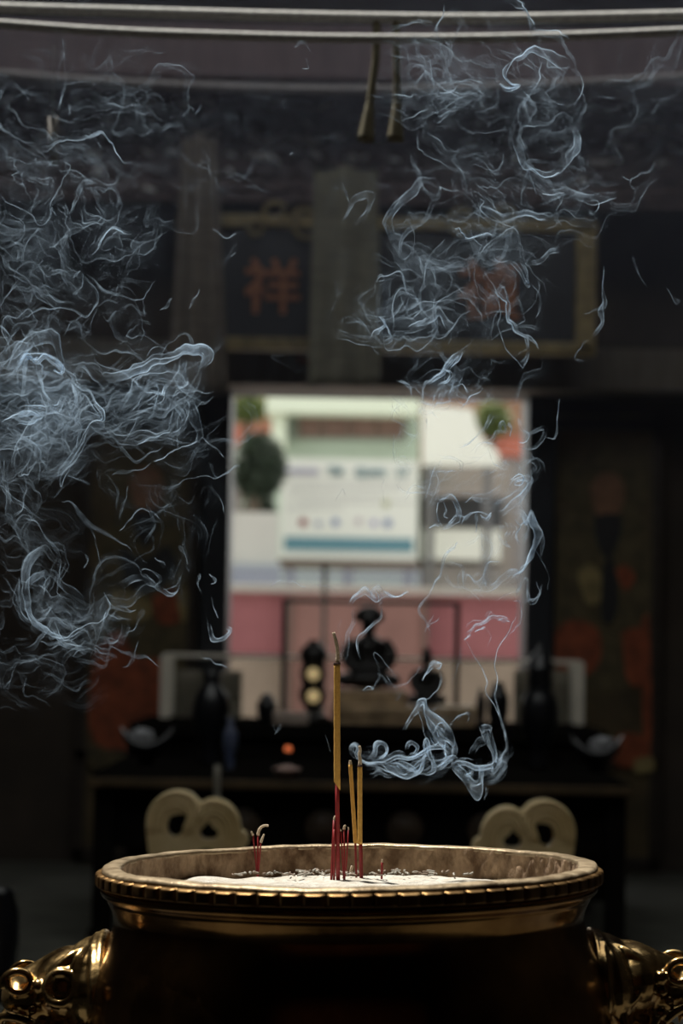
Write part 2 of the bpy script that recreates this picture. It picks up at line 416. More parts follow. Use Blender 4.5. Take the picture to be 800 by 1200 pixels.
    line(S, [(603,604),(609,612),(617,608),(622,600),(624,612),(618,620)], 3, 14, c*0.87)
    line(S, [(609,640),(606,622),(612,610),(618,622),(613,634)], 4, 14, c*0.65)
    line(S, [(622,604),(634,625),(636,645),(630,655)], 3, 11, c*0.58)
    sheet(S, [(508,588),(518,580),(532,583),(541,594),(541,606),(532,614),(516,620)], [(512,590),(520,585),(530,588),(536,596),(536,604),(530,610),(518,615)], 26, c*0.65)
    for q in ([(514,590),(512,600),(515,612),(519,617)], [(520,588),(524,598),(521,604),(526,606)], [(540,612),(548,602),(560,600),(572,607)], [(560,598),(557,610),(555,624)], [(562,604),(568,609),(574,603)], [(504,618),(510,613),(515,616)], [(545,587),(556,584),(567,588)], [(525,612),(535,604),(547,601)]):
        line(S, q, 2.6, 11, c*0.80)
    line(S, [(563,606),(570,610),(575,604)], 2, 8, c*1.16, gain=.3)
    cloud(S, [(495,570),(530,560),(575,575),(600,560)], 22, 26, 14, c*0.19, (25,60), (-20,50), MID, .8, 21, (4,14))
    sheet(S, [(536,690),(538,672),(550,668),(556,682),(566,676),(569,660)], [(544,690),(546,680),(552,676),(558,688),(566,684),(572,664)], 30, c*0.38)
    line(S, [(568,688),(569,672),(573,660),(590,655)], 3, 11, c*0.58)
    sheet(S, [(570,690),(585,674),(598,668),(608,678),(606,700)], [(572,694),(588,680),(598,674),(603,684),(604,702)], 24, c*0.55)
    line(S, [(606,676),(618,660),(624,648)], 2.4, 10, c*0.87)
    sheet(S, [(607,688),(613,682),(618,692),(624,698),(633,690),(638,680)], [(610,694),(614,688),(618,698),(626,702),(634,694),(638,684)], 22, c*0.43, gain=1.5)
    line(S, [(612,708),(622,698),(634,692),(630,678)], 3, 12, c*0.58, gain=1.3)
    cloud(S, [(480,440),(490,480),(480,520),(475,560)], 16, 26, 12, c*0.17, (20,50), (-20,60), MID, .8, 31, (3,10))
    cloud(S, [(520,520),(590,530),(600,600),(590,650)], 24, 30, 12, c*0.17, (20,60), (-20,60), MID, .8, 33, (3,10))
    cloud(S, [(500,650),(550,680),(600,690)], 18, 18, 12, c*0.16, (20,60), (-20,60), MID, .8, 34, (3,10))
    # ------------------------------------------------ plume above the doorway to the right
    S = out['plume'] = Smoke()
    d = .1
    sheet(S, [(586,97),(598,103),(609,100),(600,93),(595,84),(602,70),(618,62),(636,57),(655,62),(672,78)], [(588,95),(598,99),(604,98),(597,92),(590,84),(596,72),(614,68),(634,66),(650,74),(662,86)], 44, d*.7, gain=1.3)
    line(S, [(585,97),(595,102),(608,101)], 3, 14, d*2, gain=.4)
    sheet(S, [(640,60),(652,78),(655,92),(646,100)], [(668,64),(668,84),(660,96),(652,104)], 22, d*.3, 40., MID, .6)
    sheet(S, [(607,160),(612,178),(619,194),(634,204),(652,202),(667,191),(677,176),(678,160),(673,146)], [(598,160),(602,180),(614,196),(632,199),(650,194),(662,182),(670,170),(672,158),(669,148)], 52, d*.55)
    line(S, [(616,190),(626,201),(640,204),(655,199)], 2.6, 14, d*1.5)
    line(S, [(609,158),(612,168),(620,190)], 2, 9, d*.7)
    line(S, [(619,196),(625,214),(629,232)], 2, 9, d*.6)
    line(S, [(620,196),(614,222),(611,245)], 2.5, 9, d*.4)
    sheet(S, [(558,232),(564,248),(580,256),(610,256),(645,258)], [(562,240),(572,246),(590,248),(612,250),(646,252)], 30, d*.45)
    line(S, [(561,234),(567,238),(562,246),(572,256)], 2, 9, d*.6)
    line(S, [(590,258),(612,257),(640,258)], 2, 10, d*.6)
    sheet(S, [(634,229),(655,226),(680,228),(700,224),(722,218)], [(640,240),(660,236),(684,240),(700,240),(712,230)], 40, d*.3, 40, MID, .6)
    line(S, [(634,229),(648,226),(660,228)], 2, 9, d*.8)
    line(S, [(766,186),(760,200),(745,206),(735,212),(728,210)], 2.5, 10, d*.5)
    line(S, [(740,205),(738,216),(744,222)], 2.5, 9, d*.35)
    line(S, [(690,235),(702,238),(698,250),(690,245)], 3, 10, d*.45)
    sheet(S, [(506,214),(490,209),(472,221),(456,246),(452,266),(462,284),(478,286)], [(505,225),(492,218),(478,230),(464,250),(460,264),(468,278),(482,284)], 46, d*.42, 0, MID, .5)
    line(S, [(455,270),(453,258),(462,240),(474,226)], 2.4, 11, d*.5)
    sheet(S, [(505,212),(502,235),(492,262),(480,284),(474,310)], [(496,214),(496,235),(488,260),(476,282),(472,306)], 20, d*.3, 20, MID, .5)
    sheet(S, [(404,262),(412,246),(428,232),(444,229),(442,244),(432,262),(424,270)], [(408,262),(416,250),(430,240),(438,238),(436,248),(428,262),(420,272)], 28, d*.35, 20, MID, .6)
    line(S, [(400,212),(404,222),(411,237)], 2, 9, d*.5)
    line(S, [(440,331),(444,325),(455,322),(470,320),(474,330),(477,345)], 1.6, 10, d*.75, gain=.6)
    line(S, [(440,330),(450,329),(446,322),(440,326)], 2, 9, d*.55)
    sheet(S, [(430,398),(436,388),(449,375),(444,366),(452,384),(460,400),(448,404)], [(436,396),(442,390),(450,382),(449,374),(454,390),(458,398),(446,398)], 40, d*.42, gain=1.6)
    cloud(S, [(432,370),(470,365),(500,350)], 24, 34, 14, d*.2, (30,80), (-40,60), MID, .8, 41, (4,16))
    sheet(S, [(476,383),(490,378),(504,368),(512,358),(524,366),(534,382)], [(480,386),(494,382),(506,374),(514,368),(522,376),(530,392)], 34, d*.5, gain=1.4)
    line(S, [(476,384),(486,379),(500,372)], 2, 9, d*.8)
    line(S, [(478,366),(482,360),(488,352),(480,348)], 3.5, 14, d*.6)
    sheet(S, [(498,448),(512,436),(526,424),(538,410),(536,424),(524,436)], [(504,448),(516,440),(528,430),(534,420),(530,430),(520,440)], 30, d*.8)
    line(S, [(500,448),(514,436),(530,426)], 3, 13, d*.9)
    cloud(S, [(500,470),(530,450),(560,455)], 12, 26, 14, d*.38, (20,46), (-20,40), FINE, 2., 43, (3,9))
    line(S, [(528,470),(534,452),(542,446),(550,456)], 2.5, 11, d*.7)
    line(S, [(538,466),(536,448),(542,440)], 2, 10, d*.7)
    line(S, [(568,318),(578,338),(585,362),(585,388),(590,408),(604,422),(617,432)], 1.8, 10, d*.6)
    sheet(S, [(612,380),(618,396),(619,412),(614,430),(606,432)], [(608,382),(614,398),(616,412),(610,424),(604,426)], 22, d*.45)
    sheet(S, [(594,308),(604,320),(616,332),(622,333),(618,318),(608,308)], [(600,308),(608,318),(616,326),(619,328),(614,318),(606,310)], 24, d*.7)
    line(S, [(624,330),(632,345),(632,360),(627,372)], 2, 9, d*.35)
    sheet(S, [(622,305),(636,298),(648,292),(657,294)], [(624,310),(638,304),(650,298),(656,298)], 18, d*.55)
    sheet(S, [(708,312),(707,335),(704,358),(707,376),(700,392),(692,397)], [(706,340),(704,352),(700,366),(703,378),(697,388),(692,394)], 24, d*.42)
    line(S, [(684,366),(696,364),(706,356),(708,330),(708,312)], 1.8, 8, d*.45)
    line(S, [(692,398),(680,408),(672,420),(684,424)], 4, 11, d*.22)
    line(S, [(740,300),(750,320),(757,336)], 2, 8, d*.22); line(S, [(780,340),(790,348),(800,350)], 3, 9, d*.4)
    cloud(S, [(500,70),(515,95),(545,115)], 34, 46, 14, d*.17, (40,100), (-80,120), MID, 1., 44, (5,20))
    cloud(S, [(470,100),(550,130)], 24, 16, 14, d*.2, (40,90), (-80,120), MID, 1., 64, (4,14))
    cloud(S, [(615,70),(640,130),(630,200),(660,240)], 40, 50, 14, d*.16, (40,110), (-80,120), MID, 1., 45, (5,20))
    cloud(S, [(520,190),(560,230),(600,270),(540,310)], 46, 62, 14, d*.16, (40,110), (-80,120), MID, 1., 46, (5,20))
    cloud(S, [(470,280),(520,330),(560,390),(520,430)], 40, 58, 14, d*.17, (40,100), (-80,120), MID, 1., 47, (5,18))
    cloud(S, [(560,290),(620,310),(590,380)], 36, 34, 14, d*.14, (30,80), (-80,120), MID, 1., 48, (4,16))
    cloud(S, [(560,60),(620,90),(700,160),(740,110),(780,60)], 60, 40, 14, d*.11, (40,110), (-80,120), MID, 1., 49, (5,20))
    line(S, [(512,0),(516,20),(512,40),(520,70)], 5, 16, d*.4, 0, MID, .7)
    line(S, [(528,0),(516,25),(514,50)], 4, 12, d*.3, 0, MID, .7)
    # ------------------------------------------------ great cloud at the left edge
    S = out['cloud'] = Smoke()
    e = .11
    sheet(S, [(21,432),(24,420),(34,414),(44,419),(54,413),(67,420),(75,433),(70,441),(64,434)], [(25,434),(29,424),(36,420),(45,424),(55,419),(64,424),(70,433),(68,437),(66,433)], 44, e*.75, gain=.7)
    line(S, [(30,417),(40,420),(45,417)], 3.5, 14, e*1.8, gain=.4); line(S, [(62,433),(70,438),(73,431),(66,421)], 3, 14, e*2, gain=.4); line(S, [(22,430),(27,419),(38,413),(52,414),(64,418),(73,429)], 2, 14, e*1.5, gain=.5); line(S, [(20,488),(34,481),(46,485)], 4, 14, e*1.3, gain=.6)
    sheet(S, [(0,428),(16,408),(40,392),(58,388),(70,402),(77,424),(78,446)], [(0,440),(20,420),(42,408),(58,404),(68,416),(72,436),(70,454)], 54, e*.35, 30, MID, .5)
    sheet(S, [(0,412),(20,400),(40,402),(10,425),(0,430)], [(0,420),(18,414),(32,412),(14,428),(0,440)], 34, e*.45, 0, MID, .5)
    sheet(S, [(2,496),(18,486),(36,478),(50,484),(40,492),(20,496)], [(6,492),(20,489),(36,484),(46,486),(38,490),(22,492)], 34, e*.65)
    sheet(S, [(118,444),(160,428),(195,415),(226,403),(246,408),(250,424),(240,436)], [(124,450),(166,438),(200,424),(226,414),(238,418),(238,428),(230,438)], 64, e*.6, 10, FINE, 1.1)
    line(S, [(150,434),(180,424),(210,414),(232,408)], 4, 18, e*.55)
    line(S, [(184,450),(187,462),(181,476),(172,489)], 2.6, 12, e*.7); line(S, [(180,452),(186,456),(184,464)], 3, 12, e*.8, gain=.5)
    sheet(S, [(204,424),(206,444),(214,458),(226,468)], [(222,420),(220,440),(228,458),(236,468)], 40, e*.35)
    sheet(S, [(222,466),(234,490),(238,512),(232,526)], [(212,470),(224,494),(230,512),(228,524)], 36, e*.42)
    line(S, [(236,523),(222,522),(205,528),(190,538),(178,545)], 2.2, 11, e*.75)
    line(S, [(200,506),(184,512),(163,519)], 2.6, 13, e*.75, gain=.5)
    sheet(S, [(112,488),(130,512),(148,522),(166,518),(186,510)], [(126,492),(142,508),(156,514),(168,514),(186,506)], 22, e*.3)
    sheet(S, [(190,460),(208,470),(218,484),(210,500),(196,508)], [(198,468),(208,478),(212,488),(206,498),(196,504)], 30, e*.33, 0, MID, .4)
    sheet(S, [(84,452),(104,470),(112,500),(96,524),(82,548),(72,567)], [(70,458),(80,482),(86,510),(78,536),(72,556),(70,566)], 54, e*.3, 0, MID, .5)
    line(S, [(84,540),(79,556),(71,567),(73,552)], 2.2, 10, e*.6)
    line(S, [(70,585),(84,589),(98,606),(112,622),(130,630),(148,638),(154,646)], 3.5, 14, e*.42)
    line(S, [(140,622),(150,610),(164,600),(176,602)], 2.2, 10, e*.55); line(S, [(176,600),(182,603),(189,609)], 2, 8, e*.4)
    line(S, [(107,622),(111,642),(120,668)], 2, 9, e*.35)
    sheet(S, [(0,540),(6,570),(10,604),(24,636)], [(4,540),(12,574),(16,606),(26,630)], 24, e*.4)
    line(S, [(28,608),(46,618),(60,634),(70,656),(68,676)], 3, 12, e*.4)
    line(S, [(97,665),(101,655),(98,648)], 2.4, 9, e*.5)
    sheet(S, [(60,640),(40,648),(24,664),(20,688),(28,716),(44,738),(72,748),(100,738)], [(52,654),(40,664),(32,682),(32,704),(40,724),(52,738),(74,744),(102,732)], 74, e*.38, 0, MID, .45)
    line(S, [(22,676),(26,704),(38,728),(54,742)], 4, 16, e*.5)
    line(S, [(56,745),(84,741),(108,730),(124,720),(128,708),(122,697)], 2.6, 13, e*.6)
    line(S, [(46,753),(70,748),(88,742)], 2.4, 10, e*.45); line(S, [(122,694),(132,710),(150,718),(160,716)], 3, 10, e*.35)
    sheet(S, [(30,690),(36,672),(52,668),(58,684),(48,698)], [(36,690),(40,680),(50,676),(53,684),(46,692)], 30, e*.4, 0, FINE, 1.5)
    sheet(S, [(60,676),(76,690),(90,700),(106,716)], [(64,670),(80,682),(96,690),(108,706)], 24, e*.28, 0, MID, .5)
    sheet(S, [(142,688),(158,672),(176,676),(194,692),(208,688),(212,676)], [(150,690),(162,680),(176,686),(192,698),(204,694),(210,684)], 40, e*.22, 0, MID, .5)
    line(S, [(190,690),(202,692),(210,684),(212,674)], 2.4, 10, e*.35)
    line(S, [(233,672),(232,684),(238,696)], 3.2, 13, e*.5); line(S, [(244,672),(250,680),(246,686)], 2.4, 10, e*.5)
    sheet(S, [(240,722),(250,752),(264,750),(270,738),(262,730)], [(246,730),(254,748),(262,746),(266,738),(262,734)], 30, e*.5)
    line(S, [(248,700),(251,714),(254,722),(250,712)], 2.4, 10, e*.35)
    line(S, [(240,768),(248,770),(254,780),(266,788)], 2.4, 11, e*.55)
    for q in ([(84,770),(104,760),(116,762),(136,774)], [(128,758),(152,768),(176,774),(190,781)], [(142,784),(156,772),(161,748)], [(168,712),(160,734),(146,742)], [(112,766),(112,756),(120,766)], [(180,690),(186,676),(172,664),(165,668)]):
        line(S, q, 3, 11, e*.36)
    for q in ([(180,572),(200,566),(224,560),(250,556),(284,546)], [(135,512),(160,540),(190,525)], [(246,566),(256,580),(262,602)], [(246,540),(252,554),(268,552),(280,546)], [(236,516),(252,525),(262,535)], [(105,567),(92,562),(80,556)], [(130,556),(150,552),(175,548)], [(150,566),(145,590),(140,606)], [(182,648),(190,656),(194,664)], [(208,640),(216,650),(220,660)]):
        line(S, q, 2.6, 10, e*.34)
    cloud(S, [(0,400),(30,430),(60,450),(60,490),(20,500)], 34, 90, 15, e*.22, (40,110), (-90,100), MID, 1., 51, (5,20))
    cloud(S, [(70,460),(120,460),(170,450),(215,440)], 22, 60, 15, e*.22, (40,100), (-60,100), MID, .9, 52, (5,16))
    cloud(S, [(90,480),(150,490),(210,500),(225,480)], 24, 46, 14, e*.17, (40,100), (-60,100), MID, .9, 53, (5,16))
    cloud(S, [(0,500),(60,520),(90,520)], 32, 56, 15, e*.17, (40,110), (-90,100), MID, 1., 54, (5,22))
    cloud(S, [(0,560),(20,620),(60,640)], 40, 42, 14, e*.14, (40,110), (-90,100), MID, 1., 55, (5,18))
    cloud(S, [(30,680),(60,720),(110,730),(150,700)], 26, 64, 14, e*.18, (30,80), (-60,80), MID, .9, 56, (4,14))
    cloud(S, [(10,760),(60,790),(110,770)], 30, 24, 14, e*.1, (30,90), (-60,80), MID, .9, 57, (4,14))
    cloud(S, [(120,560),(180,600),(230,560),(200,680)], 40, 34, 12, e*.1, (30,80), (-60,80), MID, .9, 58, (3,12))
    # ------------------------------------------------ thin drifting veil, upper left
    S = out['veil'] = Smoke()
    g = .078
    line(S, [(76,46),(75,70),(75,95)], 2.4, 9, g*.4); sheet(S, [(75,92),(71,108),(69,130)], [(76,94),(73,110),(70,132)], 12, g*.7)
    sheet(S, [(82,254),(85,236),(90,222),(102,213),(116,211)], [(86,250),(88,236),(94,226),(104,217),(114,213)], 22, g*.75)
    line(S, [(60,254),(58,240),(64,226),(76,210),(83,196),(76,188)], 2.4, 11, g*.6)
    line(S, [(57,250),(60,243),(64,252)], 3, 12, g*.9)
    for q in ([(0,226),(18,240),(34,252),(48,264),(60,246)], [(2,290),(22,284),(28,268),(20,254)], [(30,300),(34,280),(52,266)], [(34,212),(50,216),(60,214)], [(16,192),(22,200),(14,206)], [(54,290),(68,288),(78,276),(82,292)], [(46,308),(52,320),(60,328)], [(68,296),(74,318),(80,336)],
              [(54,340),(66,350),(78,356)], [(84,344),(90,342)], [(232,338),(228,352),(222,364)], [(74,396),(84,380),(94,384),(98,396)], [(96,370),(88,380)], [(84,324),(92,318)], [(120,370),(126,378),(134,368)], [(128,296),(136,306)], [(112,240),(118,252),(114,262)], [(136,258),(142,240),(134,230)], [(130,284),(136,270),(148,278)], [(212,136),(222,126),(230,134),(236,122)], [(343,56),(354,51),(364,60)], [(356,70),(362,80),(352,82)], [(18,96),(28,108),(34,118)], [(84,120),(86,134)], [(98,152),(104,160),(118,172)], [(250,270),(264,280),(278,274)], [(204,350),(196,360),(188,366)], [(330,120),(334,132)], [(268,300),(274,296)], [(150,392),(164,390)], [(340,185),(345,180)]):
        line(S, q, 2.4, 9, g*.5)
    line(S, [(96,320),(112,326),(128,342),(142,352),(156,353),(166,350),(172,338),(182,326)], 1.8, 10, g*.7); line(S, [(166,350),(170,360),(173,372)], 1.8, 8, g*.5)
    line(S, [(128,376),(136,392),(150,400),(162,412)], 3, 11, g*.3); line(S, [(158,384),(176,398),(188,410)], 3, 10, g*.3)
    cloud(S, [(0,170),(20,230),(40,280),(10,340)], 46, 70, 14, g*.22, (40,110), (-120,160), MID, 1.1, 61, (5,20))
    cloud(S, [(60,170),(110,200),(150,260),(130,290)], 40, 54, 14, g*.18, (40,110), (-120,160), MID, 1.1, 62, (5,20))
    cloud(S, [(20,60),(90,90),(160,120),(220,150)], 60, 44, 14, g*.12, (40,120), (-120,160), MID, 1.1, 63, (6,24))
    cloud(S, [(40,320),(100,360),(180,370)], 40, 36, 12, g*.13, (30,80), (-120,160), MID, 1.1, 65, (4,14))
    cloud(S, [(200,190),(260,230),(300,120),(370,160),(400,330)], 60, 40, 12, g*.09, (30,90), (-120,160), MID, 1.1, 66, (4,16))
    return out
# ================================================================= THE SETTING
YB = 7.2                            # front face of the rear wall
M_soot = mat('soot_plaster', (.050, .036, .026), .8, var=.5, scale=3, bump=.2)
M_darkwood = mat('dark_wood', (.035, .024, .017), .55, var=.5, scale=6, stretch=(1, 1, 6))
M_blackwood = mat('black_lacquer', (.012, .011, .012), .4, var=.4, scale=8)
M_stone = mat('grey_stone', (.085, .085, .068), .8, var=.45, scale=7, bump=.4, bscale=30)
M_pave = mat('courtyard_paving', (.035, .032, .027), .75, var=.35, scale=5, bump=.3, bscale=40)
b = BM(); box(b, (0, -1.7, -.05), (8, 8.6, .1)); struct('floor', b, M_pave)
b = BM(); box(b, (0, 4.95, .2), (8, 4.7, .5)); struct('floor_hall', b, M_stone)
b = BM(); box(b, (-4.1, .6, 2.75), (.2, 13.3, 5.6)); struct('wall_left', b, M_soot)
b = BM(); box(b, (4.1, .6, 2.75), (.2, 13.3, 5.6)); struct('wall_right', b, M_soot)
b = BM(); box(b, (0, -6.1, 2.75), (8, .2, 5.6)); struct('wall_front', b, mat('red_brown_reflecting_wall', (.34, .14, .055), .6, var=.4, scale=3))  # unseen wall; warm colour put in for reflections in the brass
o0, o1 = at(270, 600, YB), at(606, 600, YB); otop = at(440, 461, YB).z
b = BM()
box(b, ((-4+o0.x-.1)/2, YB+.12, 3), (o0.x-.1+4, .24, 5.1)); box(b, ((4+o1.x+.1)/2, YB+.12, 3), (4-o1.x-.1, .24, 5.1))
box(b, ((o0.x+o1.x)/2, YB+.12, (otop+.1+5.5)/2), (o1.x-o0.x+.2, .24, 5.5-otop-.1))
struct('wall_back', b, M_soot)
# ceiling with an open well, unseen, stretched back to brighten the hall
HX0, HX1, HY0, HY1 = -2.8, 2.2, .40, 3.75
b = BM()
box(b, (0, (-6+HY0)/2, 5.55), (8, HY0+6, .1)); box(b, (0, (HY1+7.4)/2, 5.55), (8, 7.4-HY1, .1))
box(b, ((-4+HX0)/2, (HY0+HY1)/2, 5.55), (HX0+4, HY1-HY0, .1)); box(b, ((4+HX1)/2, (HY0+HY1)/2, 5.55), (4-HX1, HY1-HY0, .1))
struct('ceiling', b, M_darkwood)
# door surround
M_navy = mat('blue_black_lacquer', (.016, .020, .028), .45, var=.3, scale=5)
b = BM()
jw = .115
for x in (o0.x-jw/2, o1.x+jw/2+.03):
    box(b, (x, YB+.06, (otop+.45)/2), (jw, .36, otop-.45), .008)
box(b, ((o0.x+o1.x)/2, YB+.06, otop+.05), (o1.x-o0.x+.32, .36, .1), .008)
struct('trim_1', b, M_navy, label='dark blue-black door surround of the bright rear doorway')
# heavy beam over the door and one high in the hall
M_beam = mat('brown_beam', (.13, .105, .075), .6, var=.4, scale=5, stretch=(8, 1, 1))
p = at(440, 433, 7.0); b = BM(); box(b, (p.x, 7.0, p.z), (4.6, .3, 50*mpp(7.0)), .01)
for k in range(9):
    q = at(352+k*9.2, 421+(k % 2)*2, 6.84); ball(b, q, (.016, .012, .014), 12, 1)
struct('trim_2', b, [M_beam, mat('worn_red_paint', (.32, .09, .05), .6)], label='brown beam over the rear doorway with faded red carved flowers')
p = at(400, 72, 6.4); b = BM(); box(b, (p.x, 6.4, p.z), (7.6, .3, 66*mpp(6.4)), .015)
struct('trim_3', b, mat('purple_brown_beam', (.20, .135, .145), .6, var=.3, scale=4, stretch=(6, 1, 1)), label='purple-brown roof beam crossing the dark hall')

# ---------------------------------------------------------------- painted door leaves, folded back against the wall
M_leaf = mat('ochre_door_panel', (.11, .078, .036), .55, var=.55, scale=6)
M_robe = mat('painted_red_robe', (.36, .085, .030), .6, var=.55, scale=14)
M_arm = mat('painted_olive_armour', (.11, .085, .038), .6, var=.5, scale=16)
M_gold = mat('dull_gilding', (.34, .26, .11), .5, var=.5, scale=18)
M_face = mat('painted_face', (.26, .13, .07), .6, var=.3, scale=20)
M_ink = mat('painted_black', (.014, .014, .016), .6)
def blob(bm, pts, Y, mi, t=.006):
    w = [at(x, y, Y) for x, y in pts]
    w = smooth_path(w+[w[0]], len(pts)*5)[:-1]
    prism(bm, [(v.x, v.z) for v in w], Y-t, Y, mi)
def door_leaf(n, x0, x1, label, shapes, ytop=486):
    Y = YB-.01
    a, c = at(x0, ytop, Y), at(x1, ytop, Y)
    r = bpy.data.objects.new('door_%d' % n, None); COL.objects.link(r); r['kind'] = 'structure'; r['label'] = label
    r.location = ((a.x+c.x)/2, Y, .45)
    W, H = c.x-a.x, a.z-.45
    b = BM(); box(b, (0, -.03, H/2), (W, .05, H), .004); obj('leaf', b, M_leaf, r)
    b = BM()
    for sx in (-1, 1): box(b, (sx*(W/2-.02), -.06, H/2), (.04, .02, H), .003)
    for z in (.04, H*.24, H-.04): box(b, (0, -.06, z), (W, .02, .05), .003)
    obj('door_frame', b, M_darkwood, r)
    b = BM()
    for k, (mi, pts) in enumerate(shapes):
        blob(b, pts, Y-.056-.0015*k, mi, .005)
    bmesh.ops.translate(b, vec=(-r.location.x, -Y, -.45), verts=b.verts)
    o = obj('painted_figure', b, [M_robe, M_arm, M_gold, M_face, M_ink], r, smooth=False); o['label'] = 'faded robed guardian painted on the door leaf'
    return r
door_leaf(1, 100, 236, 'left painted door leaf folded back, brown with a faded robed guardian', [
    (1, [(118,640),(150,585),(200,590),(226,650),(224,760),(196,800),(140,800),(116,740)]),
    (0, [(112,760),(140,740),(160,770),(190,775),(200,830),(186,872),(150,882),(110,868),(104,820)]),
    (1, [(122,560),(140,520),(158,534),(176,506),(196,532),(216,524),(214,580),(190,590),(146,590)]),
    (3, [(150,566),(164,548),(184,550),(192,572),(182,598),(160,598)]),
    (4, [(156,598),(184,598),(182,622),(170,640),(158,622)]),
    (0, [(178,700),(204,690),(216,708),(212,728),(186,730)]),
    (2, [(206,694),(218,690),(221,716),(213,730)]),
    (4, [(140,640),(170,655),(196,640),(206,668),(180,690),(150,684)]),
    (2, [(132,690),(170,700),(176,722),(150,730),(130,716)]),
    (1, [(108,874),(150,886),(160,898),(106,898)])])
door_leaf(2, 640, 774, 'right painted door leaf folded back, showing a robed guardian with orange-red sleeves', [
    (1, [(648,640),(676,590),(730,586),(764,640),(768,760),(740,806),(690,806),(654,760)]),
    (0, [(644,768),(652,738),(674,726),(700,738),(704,768),(690,790),(656,788)]),
    (0, [(728,740),(748,736),(756,764),(752,800),(734,796)]),
    (1, [(652,580),(664,532),(690,548),(708,516),(728,544),(756,530),(758,586),(730,596),(680,596)]),
    (3, [(690,572),(702,556),(722,556),(732,576),(724,602),(700,604)]),
    (4, [(696,604),(726,604),(724,634),(710,654),(698,632)]),
    (0, [(720,668),(732,662),(744,676),(732,692)]),
    (2, [(676,672),(690,660),(704,676),(704,704),(686,706)]),
    (4, [(706,664),(716,650),(724,700),(716,730),(704,720)]),
    (0, [(716,872),(730,858),(758,866),(760,892),(736,900),(714,890)]),
    (2, [(742,890),(762,886),(766,902),(744,906)]),
    (0, [(750,730),(760,728),(763,860),(754,862)])])

# ---------------------------------------------------------------- name board, frieze, hangings
M_board = mat('navy_board', (.012, .014, .019), .5, var=.3, scale=6)
M_char = mat('orange_red_character', (.46, .175, .075), .55, var=.3, scale=30)
YN = 6.55
c0 = at(452, 335, YN); s = mpp(YN)
nb = thing('name_board', 'long dark hall name board in a dull gold frame, hung above the doorway', 'sign', (c0.x, YN, c0.z))
W, H = 470*s, 145*s
b = BM(); box(b, (0, 0, 0), (W, .04, H), .005); obj('panel', b, M_board, nb)
b = BM()
for sx in (-1, 1): box(b, (sx*W/2, -.02, 0), (24*s, .06, H+14*s), .01)
for sz in (-1, 1): box(b, (0, -.02, sz*H/2), (W+20*s, .06, 15*s), .01)
obj('board_frame', b, M_gold, nb)
for ch, px, py, sz in (('祥', 319, 341, 66), ('禎', 573, 345, 72)):
    q = at(px, py, YN-.03)
    letter_obj(ch, sz*s*1.05, M_char, nb, (q.x-c0.x, -.032, q.z-c0.z), .02, 'character')
for cx, cy, R0, turns, sg in ((322, 252, 15, 1.0, 1), (358, 264, 19, 1.1, -1), (300, 268, 10, .9, 1), (540, 262, 16, 1.0, 1), (590, 258, 15, 1.1, -1)):
    P = []
    for k in range(30):
        th = k/29*turns*2*PI+.6; r_ = R0*(1-.35*k/29)
        q = at(cx+sg*r_*math.cos(th), cy-r_*math.sin(th), YN-.05); P.append((q.x-c0.x, -.055, q.z-c0.z))
    b = BM(); tube(b, P, [3.6*s*(1-.4*k/29) for k in range(30)], 8); obj('crest_scroll', b, M_gold, nb, smooth=True)
# carved frieze above it; highlights painted as pale grey on some bosses
YF = 6.7
c1 = at(420, 165, YF); s = mpp(YF)
fz = thing('carved_frieze', 'dark carved wooden frieze with pale painted highlights below the roof beam', 'carving', (c1.x, YF, c1.z))
W, H = 2.9, 150*s
NX, NZ = 420, 64
hgt = np.zeros((NZ+1, NX+1)); sel = np.zeros((NZ+1, NX+1), int)
X_, Z_ = np.meshgrid(np.linspace(-W/2, W/2, NX+1), np.linspace(-H/2, H/2, NZ+1))
rr = random.Random(5)
for row in range(7):
    for k in range(58):
        x0 = -W/2+(k+.5)*W/58+rr.uniform(-.02, .02); z0 = H/2-(row+.6)*H/7.2+rr.uniform(-.012, .012)
        a_, c_, t_ = rr.uniform(.015, .045), rr.uniform(.008, .016), rr.uniform(-.6, .6)
        u_ = ((X_-x0)*math.cos(t_)+(Z_-z0)*math.sin(t_))/a_; v_ = (-(X_-x0)*math.sin(t_)+(Z_-z0)*math.cos(t_))/c_
        q = np.sqrt(np.maximum(0, 1-u_**2-v_**2))*.028
        pale = rr.random() < (.34 if row < 5 else .10)
        sel = np.where((q > hgt) & (q > .008), 1 if pale else 0, sel); hgt = np.maximum(hgt, q)
b = BM()
g = [[b.verts.new((X_[a, k], -hgt[a, k], Z_[a, k])) for k in range(NX+1)] for a in range(NZ+1)]
for a in range(NZ):
    for k in range(NX): b.faces.new((g[a][k], g[a][k+1], g[a+1][k+1], g[a+1][k])).material_index = int(sel[a, k])
rim_ = [g[0][k] for k in range(NX+1)]+[g[a][NX] for a in range(1, NZ+1)]+[g[NZ][k] for k in range(NX-1, -1, -1)]+[g[a][0] for a in range(NZ-1, 0, -1)]
bk_ = [b.verts.new((v.co.x, .06, v.co.z)) for v in rim_]
for k in range(len(rim_)): b.faces.new((rim_[k-1], bk_[k-1], bk_[k], rim_[k]))
b.faces.new(bk_)
obj('carved_relief', b, [mat('frieze_wood', (.12, .078, .078), .6, var=.5, scale=9), mat('painted_highlight_grey', (.88, .87, .88), .6, var=.2, scale=25)], fz, smooth=True)
